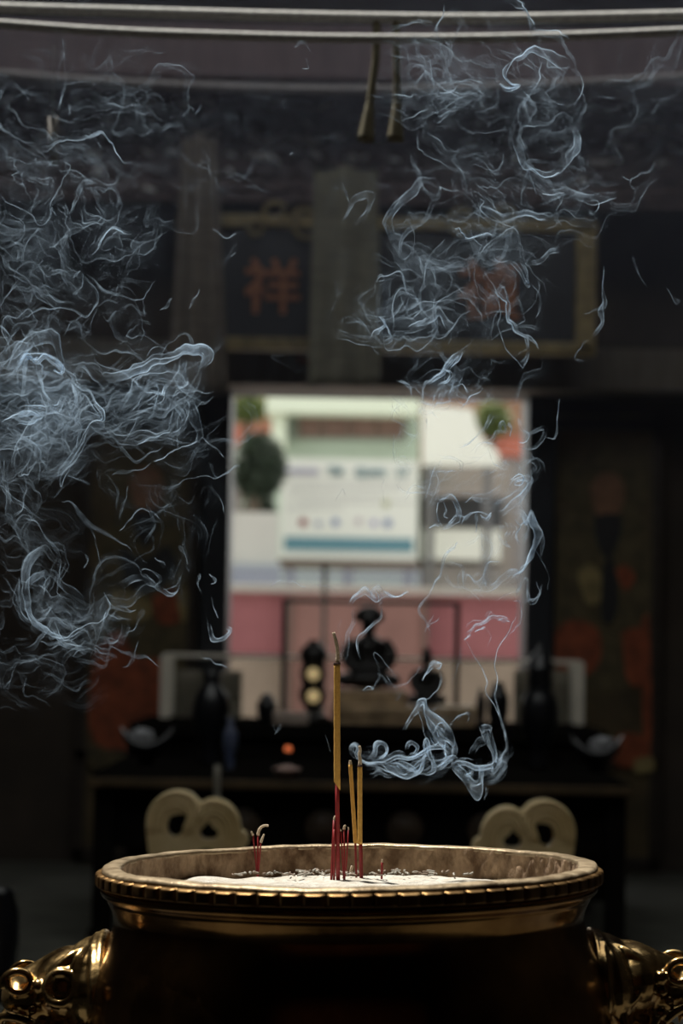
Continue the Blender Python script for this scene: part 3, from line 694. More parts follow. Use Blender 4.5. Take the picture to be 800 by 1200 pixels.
def banner(px0, px1, pxb0, pxb1, y0, y1, Y, m, label):
    r_ = at((px0+px1)/2, y0, Y)
    t = thing('hanging_banner', label, 'banner', r_)
    b = BM(); N, K = 24, 20
    g = []
    for k in range(K+1):
        v = k/K; row = []
        for i in range(N+1):
            u = i/N
            x = (px0+(px1-px0)*u)*(1-v)+(pxb0+(pxb1-pxb0)*u)*v
            q = at(x, y0+(y1-y0)*v, Y)
            row.append(b.verts.new((q.x-r_.x, .03*math.sin(u*9.5+v)*(.4+.6*v), q.z-r_.z)))
        g.append(row)
    for k in range(K):
        for i in range(N): b.faces.new((g[k][i], g[k][i+1], g[k+1][i+1], g[k+1][i]))
    o = obj('cloth', b, m, t, smooth=True); sd = o.modifiers.new('thick', 'SOLIDIFY'); sd.thickness = .004
    b = BM(); q0, q1 = at(px0-4, y0-1, Y), at(px1+4, y0-1, Y)
    tube(b, [q0-r_, q1-r_], .014, 10); obj('rod', b, M_darkwood, t, smooth=True)
    return t
banner(368, 442, 360, 446, 196, 452, 6.1, mat('grey_green_cloth', (.20, .19, .14), .9, var=.35, scale=8, stretch=(1, 1, 5)), 'grey-green cloth banner hanging over the middle of the name board')
banner(214, 254, 196, 268, 158, 462, 6.0, mat('brown_cloth', (.15, .125, .10), .9, var=.35, scale=8, stretch=(1, 1, 5)), 'brown-grey cloth banner hanging over the left part of the name board')

# ================================================================= ALTAR
M_table = mat('black_table_lacquer', (.011, .010, .009), .7, spec=0., var=.4, scale=7)
M_edge = mat('worn_ochre_edge', (.10, .065, .030), .5, var=.5, scale=12)
TZ, TY0, TY1 = .955, 4.5, 5.75
xl, xr = at(104, 905, TY0).x, at(741, 905, TY0).x
at_t = thing('altar_table', 'long black front altar table with a worn ochre edge and four square legs', 'table', ((xl+xr)/2, (TY0+TY1)/2, .45))
W, Dp, Hh = xr-xl, TY1-TY0, TZ-.45
b = BM(); box(b, (0, 0, Hh-.02), (W, Dp, .04), .006); obj('tabletop', b, M_table, at_t)
b = BM(); box(b, (0, -Dp/2-.006, Hh-.02), (W, .012, .028), .003); obj('table_edge', b, M_edge, at_t)
b = BM(); box(b, (0, -Dp/2+.06, Hh-.13), (W-.12, .03, .18), .004); obj('apron', b, M_table, at_t)
for px in (284, 378, 475, 570):
    q = at(px, 968, TY0); b = BM()
    ring = [(math.cos(2*PI*k/20), math.sin(2*PI*k/20)) for k in range(20)]
    lathe(b, [(.0, .02), (.03, .018), (.042, .008), (.052, .014), (.056, .0)], 28)
    bmesh.ops.rotate(b, cent=(0, 0, 0), matrix=Matrix.Rotation(PI/2, 3, 'X'), verts=b.verts)
    obj('medallion', b, mat('medallion_wood', (.06, .038, .022), .5, var=.4, scale=20), at_t, smooth=True, loc=(q.x-(xl+xr)/2, -Dp/2+.045, Hh-.15))
for sx in (-1, 1):
    for sy in (-1, 1):
        b = BM(); box(b, (sx*(W/2-.045), sy*(Dp/2-.05), (Hh-.04)/2), (.06, .06, Hh-.04), .006); box(b, (sx*(W/2-.045), sy*(Dp/2-.05), .02), (.085, .085, .04), .008)
        obj('leg', b, M_table, at_t)
# rear altar
RY0, RY1, RZ = 6.0, 6.98, 1.065
xl2, xr2 = at(150, 850, RY0).x, at(712, 850, RY0).x
ra = thing('altar_table', 'rear altar bench, dark and taller, carrying the white-framed glass case', 'table', ((xl2+xr2)/2, (RY0+RY1)/2, .45))
W2, D2, H2 = xr2-xl2, RY1-RY0, RZ-.45
b = BM(); box(b, (0, 0, H2-.025), (W2, D2, .05), .006); obj('tabletop', b, M_table, ra)
b = BM(); box(b, (0, -D2/2+.04, (H2-.05)/2), (W2-.1, .04, H2-.05), .004); obj('front_panel', b, M_table, ra)
for sx in (-1, 1):
    for sy in (-1, 1):
        b = BM(); box(b, (sx*(W2/2-.03), sy*(D2/2-.03), (H2-.05)/2), (.06, .06, H2-.05), .006); obj('leg', b, M_table, ra)
# low glass case with white frame
YG = 6.68; s = mpp(YG)
g0, g1 = at(195, 767, YG), at(678, 777, YG)
gt = (g0.z+g1.z)/2
gc = thing('glass_case', 'low glass case with cream-white corner posts on the rear altar bench', 'display case', ((g0.x+g1.x)/2, YG, RZ))
GW, GH = g1.x-g0.x, gt-RZ; GD = .26
M_cream = mat('cream_paint', (.86, .80, .68), .5, var=.15, scale=12)
for sx in (-1, 1):
    for sy, d in (('f', 0), ('b', GD)):
        b = BM(); box(b, (sx*GW/2, d, GH/2), (.042 if d == 0 else .03, .03, GH), .004); obj('corner_post', b, M_cream, gc)
b = BM(); box(b, (0, 0, GH), (GW, .022, .016), .003); box(b, (0, GD, GH), (GW, .022, .016), .003)
for sx in (-1, 1): box(b, (sx*GW/2, GD/2, GH), (.022, GD, .016), .003)
obj('top_rail', b, M_cream, gc)
m = bpy.data.materials.new('case_glass'); m.use_nodes = True; nt = m.node_tree; nt.nodes.clear()
ou = nt.nodes.new('ShaderNodeOutputMaterial'); mx = nt.nodes.new('ShaderNodeMixShader'); tr = nt.nodes.new('ShaderNodeBsdfTransparent'); gl = nt.nodes.new('ShaderNodeBsdfGlossy'); fr = nt.nodes.new('ShaderNodeFresnel')
tr.inputs[0].default_value = (.93, .94, .93, 1); gl.inputs['Roughness'].default_value = .03; fr.inputs[0].default_value = 1.25
nt.links.new(fr.outputs[0], mx.inputs[0]); nt.links.new(tr.outputs[0], mx.inputs[1]); nt.links.new(gl.outputs[0], mx.inputs[2]); nt.links.new(mx.outputs[0], ou.inputs[0])
M_glass = m
b = BM(); box(b, (0, 0, GH/2), (GW-.05, .006, GH-.02)); obj('glass_pane', b, M_glass, gc)
# cream cloth backing inside the case ends
for (a, c_, lab) in ((206, 284, 'pale grey-cream board standing inside the left end of the glass case'), (602, 668, 'pale grey-cream board standing inside the right end of the glass case')):
    q0, q1 = at(a, 776, YG+.13), at(c_, 776, YG+.13)
    b = BM(); hh = q0.z-RZ-.03
    box(b, (0, 0, hh/2), (q1.x-q0.x, .012, hh), .004)
    tag(obj('backing_board', b, mat('grey_cream_board', (.28, .25, .20), .7, var=.3, scale=10), None, loc=((q0.x+q1.x)/2, YG+.13, RZ)), lab, 'board')

def lathe_thing(name, label, cat, px, py_base, py_top, half, Y, prof, m, zbase=None, n=40, parts=(), group=None):
    """prof: [(r fraction of half width, height fraction)]"""
    s = mpp(Y); q = at(px, py_base, Y); z0 = q.z if zbase is None else zbase
    h = at(px, py_top, Y).z-z0
    t = thing(name, label, cat, (q.x, Y, z0), group=group)
    b = BM(); lathe(b, [(r*half*s, z*h) for r, z in prof], n); obj('body', b, m, t, smooth=True)
    for pn, pf, pm in parts:
        b = BM(); lathe(b, [(r*half*s, z*h) for r, z in pf], n); obj(pn, b, pm, t, smooth=True)
    return t
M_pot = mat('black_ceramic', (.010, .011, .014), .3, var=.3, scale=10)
VASE = [(0, 0), (.55, 0), (.6, .03), (.5, .1), (.62, .22), (.92, .45), (1, .6), (.86, .74), (.5, .84), (.42, .9), (.6, 1), (.52, 1), (.34, .9), (.3, .8)]
URN = [(0, 0), (.5, 0), (.55, .04), (.4, .12), (.55, .22), (.95, .42), (1, .56), (.85, .68), (.62, .74), (.7, .80), (.62, .9), (.75, 1), (.6, 1), (.5, .86)]
JAR = [(0, 0), (.7, 0), (.75, .05), (.95, .3), (1, .6), (.75, .78), (.55, .84), (.62, .92), (.3, .97), (.12, 1), (0, 1)]
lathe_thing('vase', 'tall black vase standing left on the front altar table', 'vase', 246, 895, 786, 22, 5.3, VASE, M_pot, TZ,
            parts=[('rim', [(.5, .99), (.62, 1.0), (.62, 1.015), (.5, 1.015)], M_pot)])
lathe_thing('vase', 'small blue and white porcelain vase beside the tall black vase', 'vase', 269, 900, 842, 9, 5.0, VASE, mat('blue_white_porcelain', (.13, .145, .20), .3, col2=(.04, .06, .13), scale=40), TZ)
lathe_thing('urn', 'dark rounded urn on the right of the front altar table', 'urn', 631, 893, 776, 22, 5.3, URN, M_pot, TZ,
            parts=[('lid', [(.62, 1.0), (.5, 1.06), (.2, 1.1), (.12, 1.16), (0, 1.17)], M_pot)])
lathe_thing('jar', 'small dark lidded jar left of the stand with two golden discs', 'jar', 312, 850, 812, 12, 6.35, JAR, M_pot, RZ)
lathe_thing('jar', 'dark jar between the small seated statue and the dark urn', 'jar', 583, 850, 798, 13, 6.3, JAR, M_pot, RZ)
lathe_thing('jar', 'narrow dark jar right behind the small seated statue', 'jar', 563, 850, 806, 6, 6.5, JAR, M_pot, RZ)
# boat-shaped dishes with a pale bundle
for px, pyb, lab, lab2 in ((171, 893, 'black boat-shaped dish near the left end of the front altar table', 'crumpled pale bundle lying in the left boat-shaped dish'),
                          (699, 897, 'black boat-shaped dish near the right end of the front altar table', 'crumpled pale bundle lying in the right boat-shaped dish')):
    Y = 5.15; s = mpp(Y); q = at(px, pyb, Y)
    t = thing('offering_dish', lab, 'dish', (q.x, Y, TZ))
    b = BM(); N, K = 40, 10; h = 36*s; hw = 31*s
    prof = [(.30, 0), (.34, .0), (.26, .22), (.5, .42), (.85, .66), (1, 1), (.93, 1), (.75, .7), (.4, .5), (0, .46)]
    lathe(b, prof, N, fn=lambda r, z, th, k: (r, z))
    for v in b.verts:
        lift = (abs(v.co.x)**2.2)*.55*max(0, v.co.z) if v.co.z > .4 else 0
        v.co = Vector((v.co.x*hw, v.co.y*hw*.55, (v.co.z*.72+lift)*h))
    obj('bowl', b, M_pot, t, smooth=True)
    b = BM(); bmesh.ops.create_icosphere(b, subdivisions=4, radius=1)
    r3 = random.Random(px)
    for v in b.verts:
        nrm = v.co.normalized(); k = 1+.18*math.sin(nrm.x*7+px)*math.cos(nrm.y*6)+.14*math.sin(nrm.z*11+nrm.x*9)
        v.co = Vector((nrm.x*13*s*k, nrm.y*10*s*k, nrm.z*10*s*k))
    off = -6 if px < 400 else 6
    tag(obj('pale_bundle', b, mat('pale_bundle_grey', (.42, .43, .45), .8, var=.3, scale=40), smooth=True, loc=(q.x+off*s, Y, TZ+h*.72+7*s)), lab2, 'paper')
# red lamp and dish near the front edge
Y = 4.62; s = mpp(Y); q = at(337, 908, Y)
t = thing('altar_lamp', 'small altar lamp with a glowing orange-red bulb on the front table', 'lamp', (q.x, Y, TZ))
zt = at(337, 878, Y).z-TZ
b = BM(); lathe(b, [(0, 0), (.018, 0), (.018, .006), (.006, .012), (.005, zt-.018), (.010, zt-.010), (.010, zt-.006)], 24); obj('stand', b, M_blackwood, t, smooth=True)
b = BM(); ball(b, (0, 0, zt), .011, 20); obj('bulb', b, mat('red_bulb', (.8, .2, .08), .4, emit=((1, .22, .07), .55)), t, smooth=True)
q = at(336, 913, 4.56)
t = thing('offering_plate', 'shallow pinkish offering plate in front of the small red lamp', 'plate', (q.x, 4.56, TZ))
s = mpp(4.56)
b = BM(); lathe(b, [(0, .004), (9*s, .0), (10*s, 0), (15*s, 8*s), (17*s, 10*s), (16*s, 10.5*s), (9*s, 4*s), (0, 4*s)], 40)
for v in b.verts: v.co.y *= .7
obj('plate', b, mat('pink_clay', (.70, .48, .40), .6, var=.3, scale=30), t, smooth=True)
b = BM(); ball(b, (0, 0, 9*s), (13*s, 9*s, 5*s), 20); obj('food_mound', b, mat('pink_offering', (.66, .46, .40), .7, var=.3, scale=60), t, smooth=True)
# pale strip hanging on the table front
q = at(255, 897, 4.47); s = mpp(4.47)
b = BM()
g = []
for k in range(13):
    v = k/12; zz = -v*40*s; yy = -.004*math.sin(v*5)-.008*v
    g.append([b.verts.new((x*(1-.1*v)*s, yy, zz)) for x in (-4, 0, 4)])
for k in range(12):
    for i in range(2): b.faces.new((g[k][i], g[k][i+1], g[k+1][i+1], g[k+1][i]))
o = obj('hanging_paper_strip', b, mat('aged_paper', (.30, .28, .23), .9, var=.25, scale=30), smooth=True, loc=(q.x, 4.47, q.z)); o.modifiers.new('t', 'SOLIDIFY').thickness = .0015
tag(o, 'narrow pale paper strip hanging from the edge of the front altar table', 'paper strip')
# pale box
q = at(341, 850, 6.2); s = mpp(6.2)
t = thing('offering_box', 'flat pale box on the rear altar beside the stand with two golden discs', 'box', (q.x, 6.2, RZ))
b = BM(); box(b, (0, 0, 5*s), (40*s, .1, 10*s), .004); obj('box_body', b, mat('dull_rose_card', (.5, .40, .33), .7, var=.3, scale=20), t)
b = BM(); box(b, (0, 0, 11.5*s), (42*s, .106, 4*s), .003); obj('box_lid', b, mat('dull_rose_lid', (.58, .47, .40), .7), t)
# statue with stepped gilded base
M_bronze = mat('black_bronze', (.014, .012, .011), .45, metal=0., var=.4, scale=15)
def figure(name, label, px, base_y, top_y, Y, zb, hat, w=1.0, cat='statue'):
    q = at(px, base_y, Y); H = at(px, top_y, Y).z-zb
    t = thing(name, label, cat, (q.x, Y, zb))
    b = BM()
    # knees and robe, torso, arms, neck, head: one figure sitting cross-legged
    ball(b, (0, -.06*H, .12*H), (.36*H*w, .24*H, .12*H))
    for sx in (-1, 1):
        ball(b, (sx*.25*H*w, -.12*H, .11*H), (.14*H, .13*H, .09*H))
        tube(b, smooth_path([(sx*.17*H*w, 0, .58*H), (sx*.27*H*w, -.03*H, .42*H), (sx*.2*H*w, -.16*H, .27*H), (sx*.03*H, -.2*H, .25*H)], 12), [.075*H, .08*H, .08*H, .08*H, .078*H, .075*H, .07*H, .066*H, .06*H, .055*H, .05*H, .045*H], 12)
    tube(b, smooth_path([(0, 0, .05*H), (0, .01*H, .3*H), (0, .01*H, .5*H), (0, 0, .62*H), (0, -.01*H, .70*H)], 14), [.26*H*w, .25*H*w, .23*H*w, .21*H*w, .2*H*w, .2*H*w, .2*H*w, .2*H*w, .19*H*w, .16*H*w, .11*H, .07*H, .06*H, .06*H], 20)
    ball(b, (0, -.015*H, .765*H), (.10*H, .10*H, .105*H))
    ball(b, (0, -.1*H, .757*H), (.013*H, .02*H, .02*H), 12)                       # nose
    for sx in (-1, 1):
        ball(b, (sx*.076*H, 0, .765*H), (.016*H, .025*H, .05*H), 12)               # ears
        ball(b, (sx*.03*H, -.088*H, .79*H), (.016*H, .01*H, .008*H), 12)           # brows
        for f in range(4):                                                         # fingers folded in the lap
            tube(b, [(sx*(.03+.012*f)*H, -.21*H, (.23+.012*f)*H), (sx*(.0)*H, -.235*H, (.235+.012*f)*H)], .009*H, 6)
    ball(b, (0, -.095*H, .72*H), (.03*H, .01*H, .008*H), 12)                       # mouth
    o = obj('figure_body', b, M_bronze, t, smooth=True); remesh(o, .011*H, 3)
    b = BM()
    if hat == 'wide':
        lathe(b, [(0, .84*H), (.13*H, .80*H), (.175*H, .82*H), (.18*H, .85*H), (.15*H, .87*H), (.145*H, .93*H), (.11*H, .98*H), (.03*H, H), (0, H)], 32)
        for sx in (-1, 1): ball(b, (sx*.15*H, 0, .88*H), (.03*H, .03*H, .05*H), 12)
    else:
        lathe(b, [(0, .82*H), (.085*H, .82*H), (.095*H, .86*H), (.07*H, .93*H), (.04*H, .97*H), (0, H)], 28)
    obj('headdress', b, M_bronze, t, smooth=True)
    return t
Y = 6.35; s = mpp(Y)
M_gstep = mat('tarnished_gold_wood', (.66, .47, .28), .5, var=.55, scale=14)
q = at(452, 850, Y)
st = thing('altar_stand', 'low stepped gilt-brown stand under the large seated statue', 'stand', (q.x, Y, RZ))
zt = [at(452, y, Y).z-RZ for y in (838, 826, 808)]
for (cxp, w, z0, z1, dd) in ((472, 164, 0, zt[0], .22), (472, 168, zt[0], zt[1], .24), (433, 86, zt[1], zt[2], .16)):
    b = BM(); box(b, ((cxp-452)*s, 0, (z0+z1)/2), (w*s, dd, z1-z0), .006); obj('step', b, M_gstep, st)
zs = RZ+zt[2]
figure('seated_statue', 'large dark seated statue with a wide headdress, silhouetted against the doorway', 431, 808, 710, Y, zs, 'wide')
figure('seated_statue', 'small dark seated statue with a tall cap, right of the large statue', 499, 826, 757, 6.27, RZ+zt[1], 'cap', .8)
bk = at(345, 850, 6.4)
# dark stand with two gold discs of unknown kind; glow added to brighten them
q = at(366, 850, 6.42); s = mpp(6.42)
cs = thing('disc_stand', 'dark stand with two small round glowing gold discs, left of the large statue', 'lamp stand', (q.x, 6.42, RZ))
H = at(366, 750, 6.42).z-RZ
b = BM(); lathe(b, [(0, 0), (19*s, 0), (20*s, .06*H), (12*s, .1*H), (8*s, .18*H), (14*s, .24*H), (17*s, .34*H), (13*s, .46*H), (16*s, .58*H), (13*s, .72*H), (17*s, .8*H), (15*s, .9*H), (8*s, .95*H), (6*s, H), (0, H)], 36); obj('stem', b, M_bronze, cs, smooth=True)
M_disc = mat('glowing_gold_disc', (.75, .60, .30), .4, emit=((1., .74, .36), .30))
for py in (790, 816):
    d = at(367, py, 6.42-18*s); b = BM()
    lathe(b, [(0, .006), (5*s, .005), (7.5*s, 0), (7.5*s, -.006), (0, -.006)], 28); bmesh.ops.rotate(b, cent=(0, 0, 0), matrix=Matrix.Rotation(PI/2, 3, 'X'), verts=b.verts)
    obj('round_disc', b, M_disc, cs, smooth=True, loc=(d.x-q.x, -18*s-.006, d.z-RZ))
# thin black metal frame around the statue
Yf = 6.56; s = mpp(Yf)
a0, a1 = at(334, 704, Yf), at(536, 705, Yf)
af = thing('metal_frame', 'thin black open metal frame around the large seated statue', 'frame', ((a0.x+a1.x)/2, Yf, RZ))
hz = a0.z-RZ
for x in (a0.x, a1.x):
    b = BM(); box(b, (x-(a0.x+a1.x)/2, 0, hz/2), (6.5*s, .02, hz), .003); obj('post', b, M_blackwood, af)
b = BM(); box(b, (0, 0, hz), (a1.x-a0.x+6*s, .02, 5*s), .003); obj('crossbar', b, M_blackwood, af)

# cloud-scroll stones in front of the hall
M_cstone = mat('cream_stone', (.80, .64, .37), .62, col2=(.62, .47, .23), scale=9, bump=.15, bscale=50)
def cloud_scroll(cx, cy, mir, label):
    Y = 2.95; s = mpp(Y); z0 = .45
    q = at(cx, 1000, Y)
    t = thing('carved_stone', label, 'stone carving', (q.x, Y, z0))
    h = q.z-z0
    b = BM(); box(b, (0, 0, .04), (.26, .22, .08), .01); box(b, (0, 0, h/2-.02), (.17, .14, h-.04), .012); obj('pillar_post', b, M_stone, t)
    def P(x, y):                     # photo offsets from the carving's centre, y down
        return (mir*x*s, (1000-(cy+y))*s+h)
    out = [(-56,8),(-55,-12),(-46,-29),(-32,-38),(-18,-40),(-4,-36),(6,-27),(16,-31),(30,-30),(43,-22),(51,-9),(54,4),(60,8),(63,17),(58,26),(56,44),(40,60),(0,66),(-34,60),(-50,40)]
    def sm(pts, n):
        v = smooth_path([Vector((x, 0, y)) for x, y in pts]+[Vector((pts[0][0], 0, pts[0][1]))], n)[:-1]
        return [P(u.x, u.z) for u in v]
    h1 = [(-33,2),(-29,-9),(-18,-13),(-8,-11),(-9,-1),(-15,8),(-22,14),(-30,10)]
    h2 = [(5,6),(12,0),(16,-5),(21,1),(27,6),(25,14),(16,16),(8,14)]
    h3 = [(2,30),(14,26),(26,30),(20,40),(6,40)]
    b = BM(); prism(b, sm(out, 90), -.03, .03, 0, [sm(h1, 36), sm(h2, 30), sm(h3, 24)])
    o = obj('cloud_scroll', b, M_cstone, t, smooth=False)
    md = o.modifiers.new('b', 'BEVEL'); md.width = .010; md.segments = 3; md.limit_method = 'ANGLE'; md.angle_limit = math.radians(50); md.harden_normals = False
    for p_ in o.data.polygons: p_.use_smooth = False
    b = BM()                         # raised concentric bands round the openings
    for f, r_ in ((1.0, 2.6), (.78, 2.2), (.60, 2.2)):
        for pts, c in ((([(-56,8),(-55,-12),(-46,-29),(-32,-38),(-18,-40),(-4,-34),(4,-22),(2,-8),(-4,8)]), (-22, 0)), (([(2,-10),(8,-24),(20,-30),(36,-27),(48,-14),(53,2),(52,20),(44,34)]), (20, 6))):
            w = [P(c[0]+(x-c[0])*f*.93, c[1]+(y-c[1])*f*.93) for x, y in pts]
            tube(b, smooth_path([(x, -.03, z) for x, z in w], 40), r_*s, 8)
    obj('raised_band', b, M_cstone, t, smooth=True)
    return t
cloud_scroll(228, 967, 1, 'cream carved cloud-scroll stone with two openings, behind the left rim of the censer')
cloud_scroll(616, 977, -1, 'cream carved cloud-scroll stone with two openings, behind the right rim of the censer')
# dark jar at the left edge
q = at(-4, 1150, 3.3)
lathe_thing('water_jar', 'big black water jar on the hall floor at the left edge', 'jar', -6, 1200, 1042, 26, 3.3, [(0, 0), (.6, 0), (.8, .2), (1, .55), (.95, .8), (.7, .95), (.75, 1), (.6, 1), (.55, .9)], M_pot, .45)

# ================================================================= ROPES AND HANGINGS IN THE COURTYARD
M_rope = mat('pale_rope', (.43, .43, .42), .8, var=.3, scale=90, bump=.5, bscale=200)
def rope(pts, Y, rad, m, label, name='rope'):
    w = smooth_path([at(x, y, Y) for x, y in pts], 30)
    d0 = (w[0]-w[1]).normalized(); d1 = (w[-1]-w[-2]).normalized()
    e0 = w[0]+d0*((-4-w[0].x)/d0.x); e1 = w[-1]+d1*((4-w[-1].x)/d1.x)
    w = [e0]+[w[0].lerp(e0, .5)]+w+[w[-1].lerp(e1, .5)]+[e1]
    b = BM(); tube(b, w, rad, 12)
    return tag(obj(name, b, m, smooth=True), label, 'rope')
rope([(-60,4),(0,9),(130,13),(270,17),(400,20),(560,22),(700,20),(860,16)], 1.75, 6.3*mpp(1.75), M_rope, 'thick pale rope, the upper of two crossing near the top')
rope([(-60,22),(0,28),(130,37),(270,42),(400,45),(560,45),(700,41),(860,34)], 1.65, 5.6*mpp(1.65), M_rope, 'pale rope sagging just under the thickest one')
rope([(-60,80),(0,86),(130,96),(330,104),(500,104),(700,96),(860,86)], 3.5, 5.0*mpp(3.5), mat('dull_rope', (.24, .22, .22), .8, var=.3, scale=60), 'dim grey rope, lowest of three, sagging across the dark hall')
M_tas = mat('olive_cord', (.16, .14, .085), .85, var=.35, scale=60, stretch=(1, 1, .2))
for pts, lab in (([(441,46),(440,70),(436,100),(432,130),(428,165)], 'left of two olive cords hanging from the pale ropes, ending in a tassel'), ([(464,46),(465,80),(465,120),(463,165)], 'right of two olive cords hanging from the pale ropes, ending in a tassel')):
    Y = 1.75; s = mpp(Y); top = at(pts[0][0], 24, Y)
    t = thing('tasselled_rope', lab, 'cord', top)
    w = [Vector((0, 0, 0))]+[at(x, y, Y)-top for x, y in pts]
    w = smooth_path(w, 30)
    b = BM(); tube(b, w[:23], 4.6*s, 10); obj('cord', b, M_tas, t, smooth=True)
    b = BM(); k = w[22:]; tube(b, k, [4.8*s*(1+.16*i) for i in range(len(k))], 14); ball(b, k[0], 5.4*s, 16); obj('tassel', b, M_tas, t, smooth=True)
Y = 1.72; s = mpp(Y)
top = at(62, 93, Y)
t = thing('hanging_tag', 'short pale paper tube hanging by a thread at the upper left', 'tag', top)
b = BM(); p0, p1 = at(62, 137, Y)-top, at(64, 193, Y)-top
tube(b, [p0, p0.lerp(p1, .5), p1], 5.5*s, 16); obj('paper_tube', b, mat('tag_paper', (.20, .19, .18), .8, var=.2, scale=40), t, smooth=True)
b = BM(); tube(b, [Vector((0, 0, 40*s)), p0], .6*s, 6); obj('thread', b, M_rope, t)

# ================================================================= OUTSIDE THE REAR DOOR
M_street = mat('street_concrete', (.24, .225, .21), .85, var=.2, scale=2)
b = BM(); box(b, (0, 20, .2), (40, 25.2, .2)); struct('ground_street', b, M_street)
YP = 11.0; s = mpp(YP)
p0, p1 = at(200, 694, YP), at(700, 699, YP)
zt = at(436, 696, YP).z
b = BM()
box(b, (0, YP, (zt+.3)/2), (6, .16, zt-.3), 0, None, 0)
zc = at(436, 770, YP).z
M_pink = mat('pink_wall_paint', (.44, .165, .18), .8, var=.15, scale=4)
box(b, (0, YP-.03, (zc+.3)/2), (6, .14, zc-.3), 0, None, 1)
box(b, (0, YP, zt+.02), (6.1, .24, .045), 0, None, 2)
wl = struct('wall_street', b, [M_pink, mat('cream_dado', (.46, .36, .29), .8, var=.2, scale=3), mat('white_coping', (.60, .57, .52), .7, var=.1, scale=5)], label='low pink street wall with pale coping and cream foot, seen through the doorway')
# duller brown-pink gate in the middle of that wall
q0, q1 = at(340, 735, YP-.12), at(498, 735, YP-.12)
gt_ = thing('street_gate', 'dull brown-pink gate leaf in the street wall behind the large statue', 'gate', ((q0.x+q1.x)/2, YP-.14, .3))
b = BM(); gh = zt-.02-.3; box(b, (0, 0, gh/2), (q1.x-q0.x, .03, gh), .004); obj('gate_leaf', b, mat('brown_pink_gate', (.36, .19, .165), .7, var=.2, scale=4), gt_)
for sx in (-1, 1):
    b = BM(); box(b, (sx*(q1.x-q0.x)/2, -.005, gh/2), (.03, .05, gh), .003); obj('gate_post', b, mat('gate_post_paint', (.2, .13, .11), .6), gt_)
# grey pole in the street
q = at(380, 700, 10.2)
t = thing('street_pole', 'thin grey street pole standing before the pink wall', 'pole', (q.x, 10.2, .3))
ph = at(380, 664, 10.2).z-.3
b = BM(); lathe(b, [(0, 0), (.045, 0), (.045, .03), (.014, .05), (.013, ph), (0, ph)], 16); obj('shaft', b, mat('pole_grey', (.03, .028, .026), .9, spec=0.), t, smooth=True)
b = BM(); ball(b, (0, 0, ph), .02, 14); obj('cap', b, mat('pole_grey', (.03, .028, .026)), t, smooth=True)

YH = 19.0; s = mpp(YH); zg = .3
M_mint = mat('mint_plaster', (.44, .53, .43), .8, var=.08, scale=1)
M_mint2 = mat('pale_mint_trim', (.66, .72, .58), .8)
M_white = mat('white_panel', (.74, .75, .67), .7, var=.05, scale=1)
M_taupe = mat('taupe_wall', (.27, .24, .21), .85, var=.15, scale=1.5)
def R(bm, x0, y0, x1, y1, Y, d, mi=0, bev=0.):
    """a block whose front face fills the photo rectangle"""
    a, c = at((x0+x1)/2, y0, Y), at((x0+x1)/2, y1, Y)
    l, r_ = at(x0, (y0+y1)/2, Y), at(x1, (y0+y1)/2, Y)
    box(bm, ((l.x+r_.x)/2, Y+d/2, (a.z+c.z)/2), (r_.x-l.x, d, a.z-c.z), bev, None, mi)
def gy(Y): return 757+(CAM.z-zg)*FPX/(Y-CAM.y)
# main house
cb = at(410, 700, YH)
hs = thing('house', 'pale mint-green street house behind the big lettered signboard', 'building', (cb.x, YH, zg))
def part(name, rects, m, parent, Y, d=.1, label=None):
    b = BM()
    for r_ in rects: R(b, *r_, Y, d)
    bmesh.ops.translate(b, vec=-Vector(parent.location), verts=b.verts)
    o = obj(name, b, m, parent)
    if label: o['label'] = label
    return o
b = BM(); R(b, 316, 440, 489, gy(YH), YH, 3.); bmesh.ops.translate(b, vec=-Vector(hs.location), verts=b.verts); obj('house_wall', b, M_mint, hs)
part('cornice', [(312, 452, 491, 484)], M_mint2, hs, YH-.5, .5)
part('pilaster', [(318, 484, 335, 524)], M_mint2, hs, YH-.35, .35)
w_ = part('window', [(338, 481, 478, 515)], mat('window_frame_green', (.25, .29, .25), .6), hs, YH-.04, .1)
part('window_pane', [(350, 486, 376, 512), (378, 486, 408, 512), (410, 486, 440, 512), (442, 486, 472, 512)], mat('brown_shutter', (.20, .12, .095), .5, var=.25, scale=3), hs, YH-.08, .06).parent = w_
# signboard
YS = 17.6; s2 = mpp(YS)
sq = at(408, 660, YS)
sb = thing('signboard', 'big white lettered street signboard with blue-green lettering, seen through the doorway', 'sign', (sq.x, YS, zg))
sbd = part('board', [(329, 538, 489, 661)], mat('sign_white', (.66, .68, .61), .6), sb, YS, .08)
M_teal = mat('teal_ink', (.09, .21, .25), .6); M_lil = mat('lilac_ink', (.32, .31, .48), .6); M_gr = mat('grey_ink', (.46, .46, .46), .6)
tb_ = part('teal_band', [(333, 630, 484, 646)], M_teal, sb, YS-.012, .012); tb_.parent = sbd
for body, cx, cy, h, m, wd in (('TIM', 393, 553, 10.5, M_teal, .80), ('QUAN', 434, 554, 10.5, M_teal, .86), ('LY', 472, 554, 10.5, M_teal, .95), ('PHONG', 354, 553, 7.2, M_lil, 1.1)):
    q = at(cx, cy, YS)
    letter_obj(body, h*s2*1.35, m, sbd, (q.x-sq.x, -.012, q.z-zg), .02, 'lettering', wd)
rl = random.Random(4)
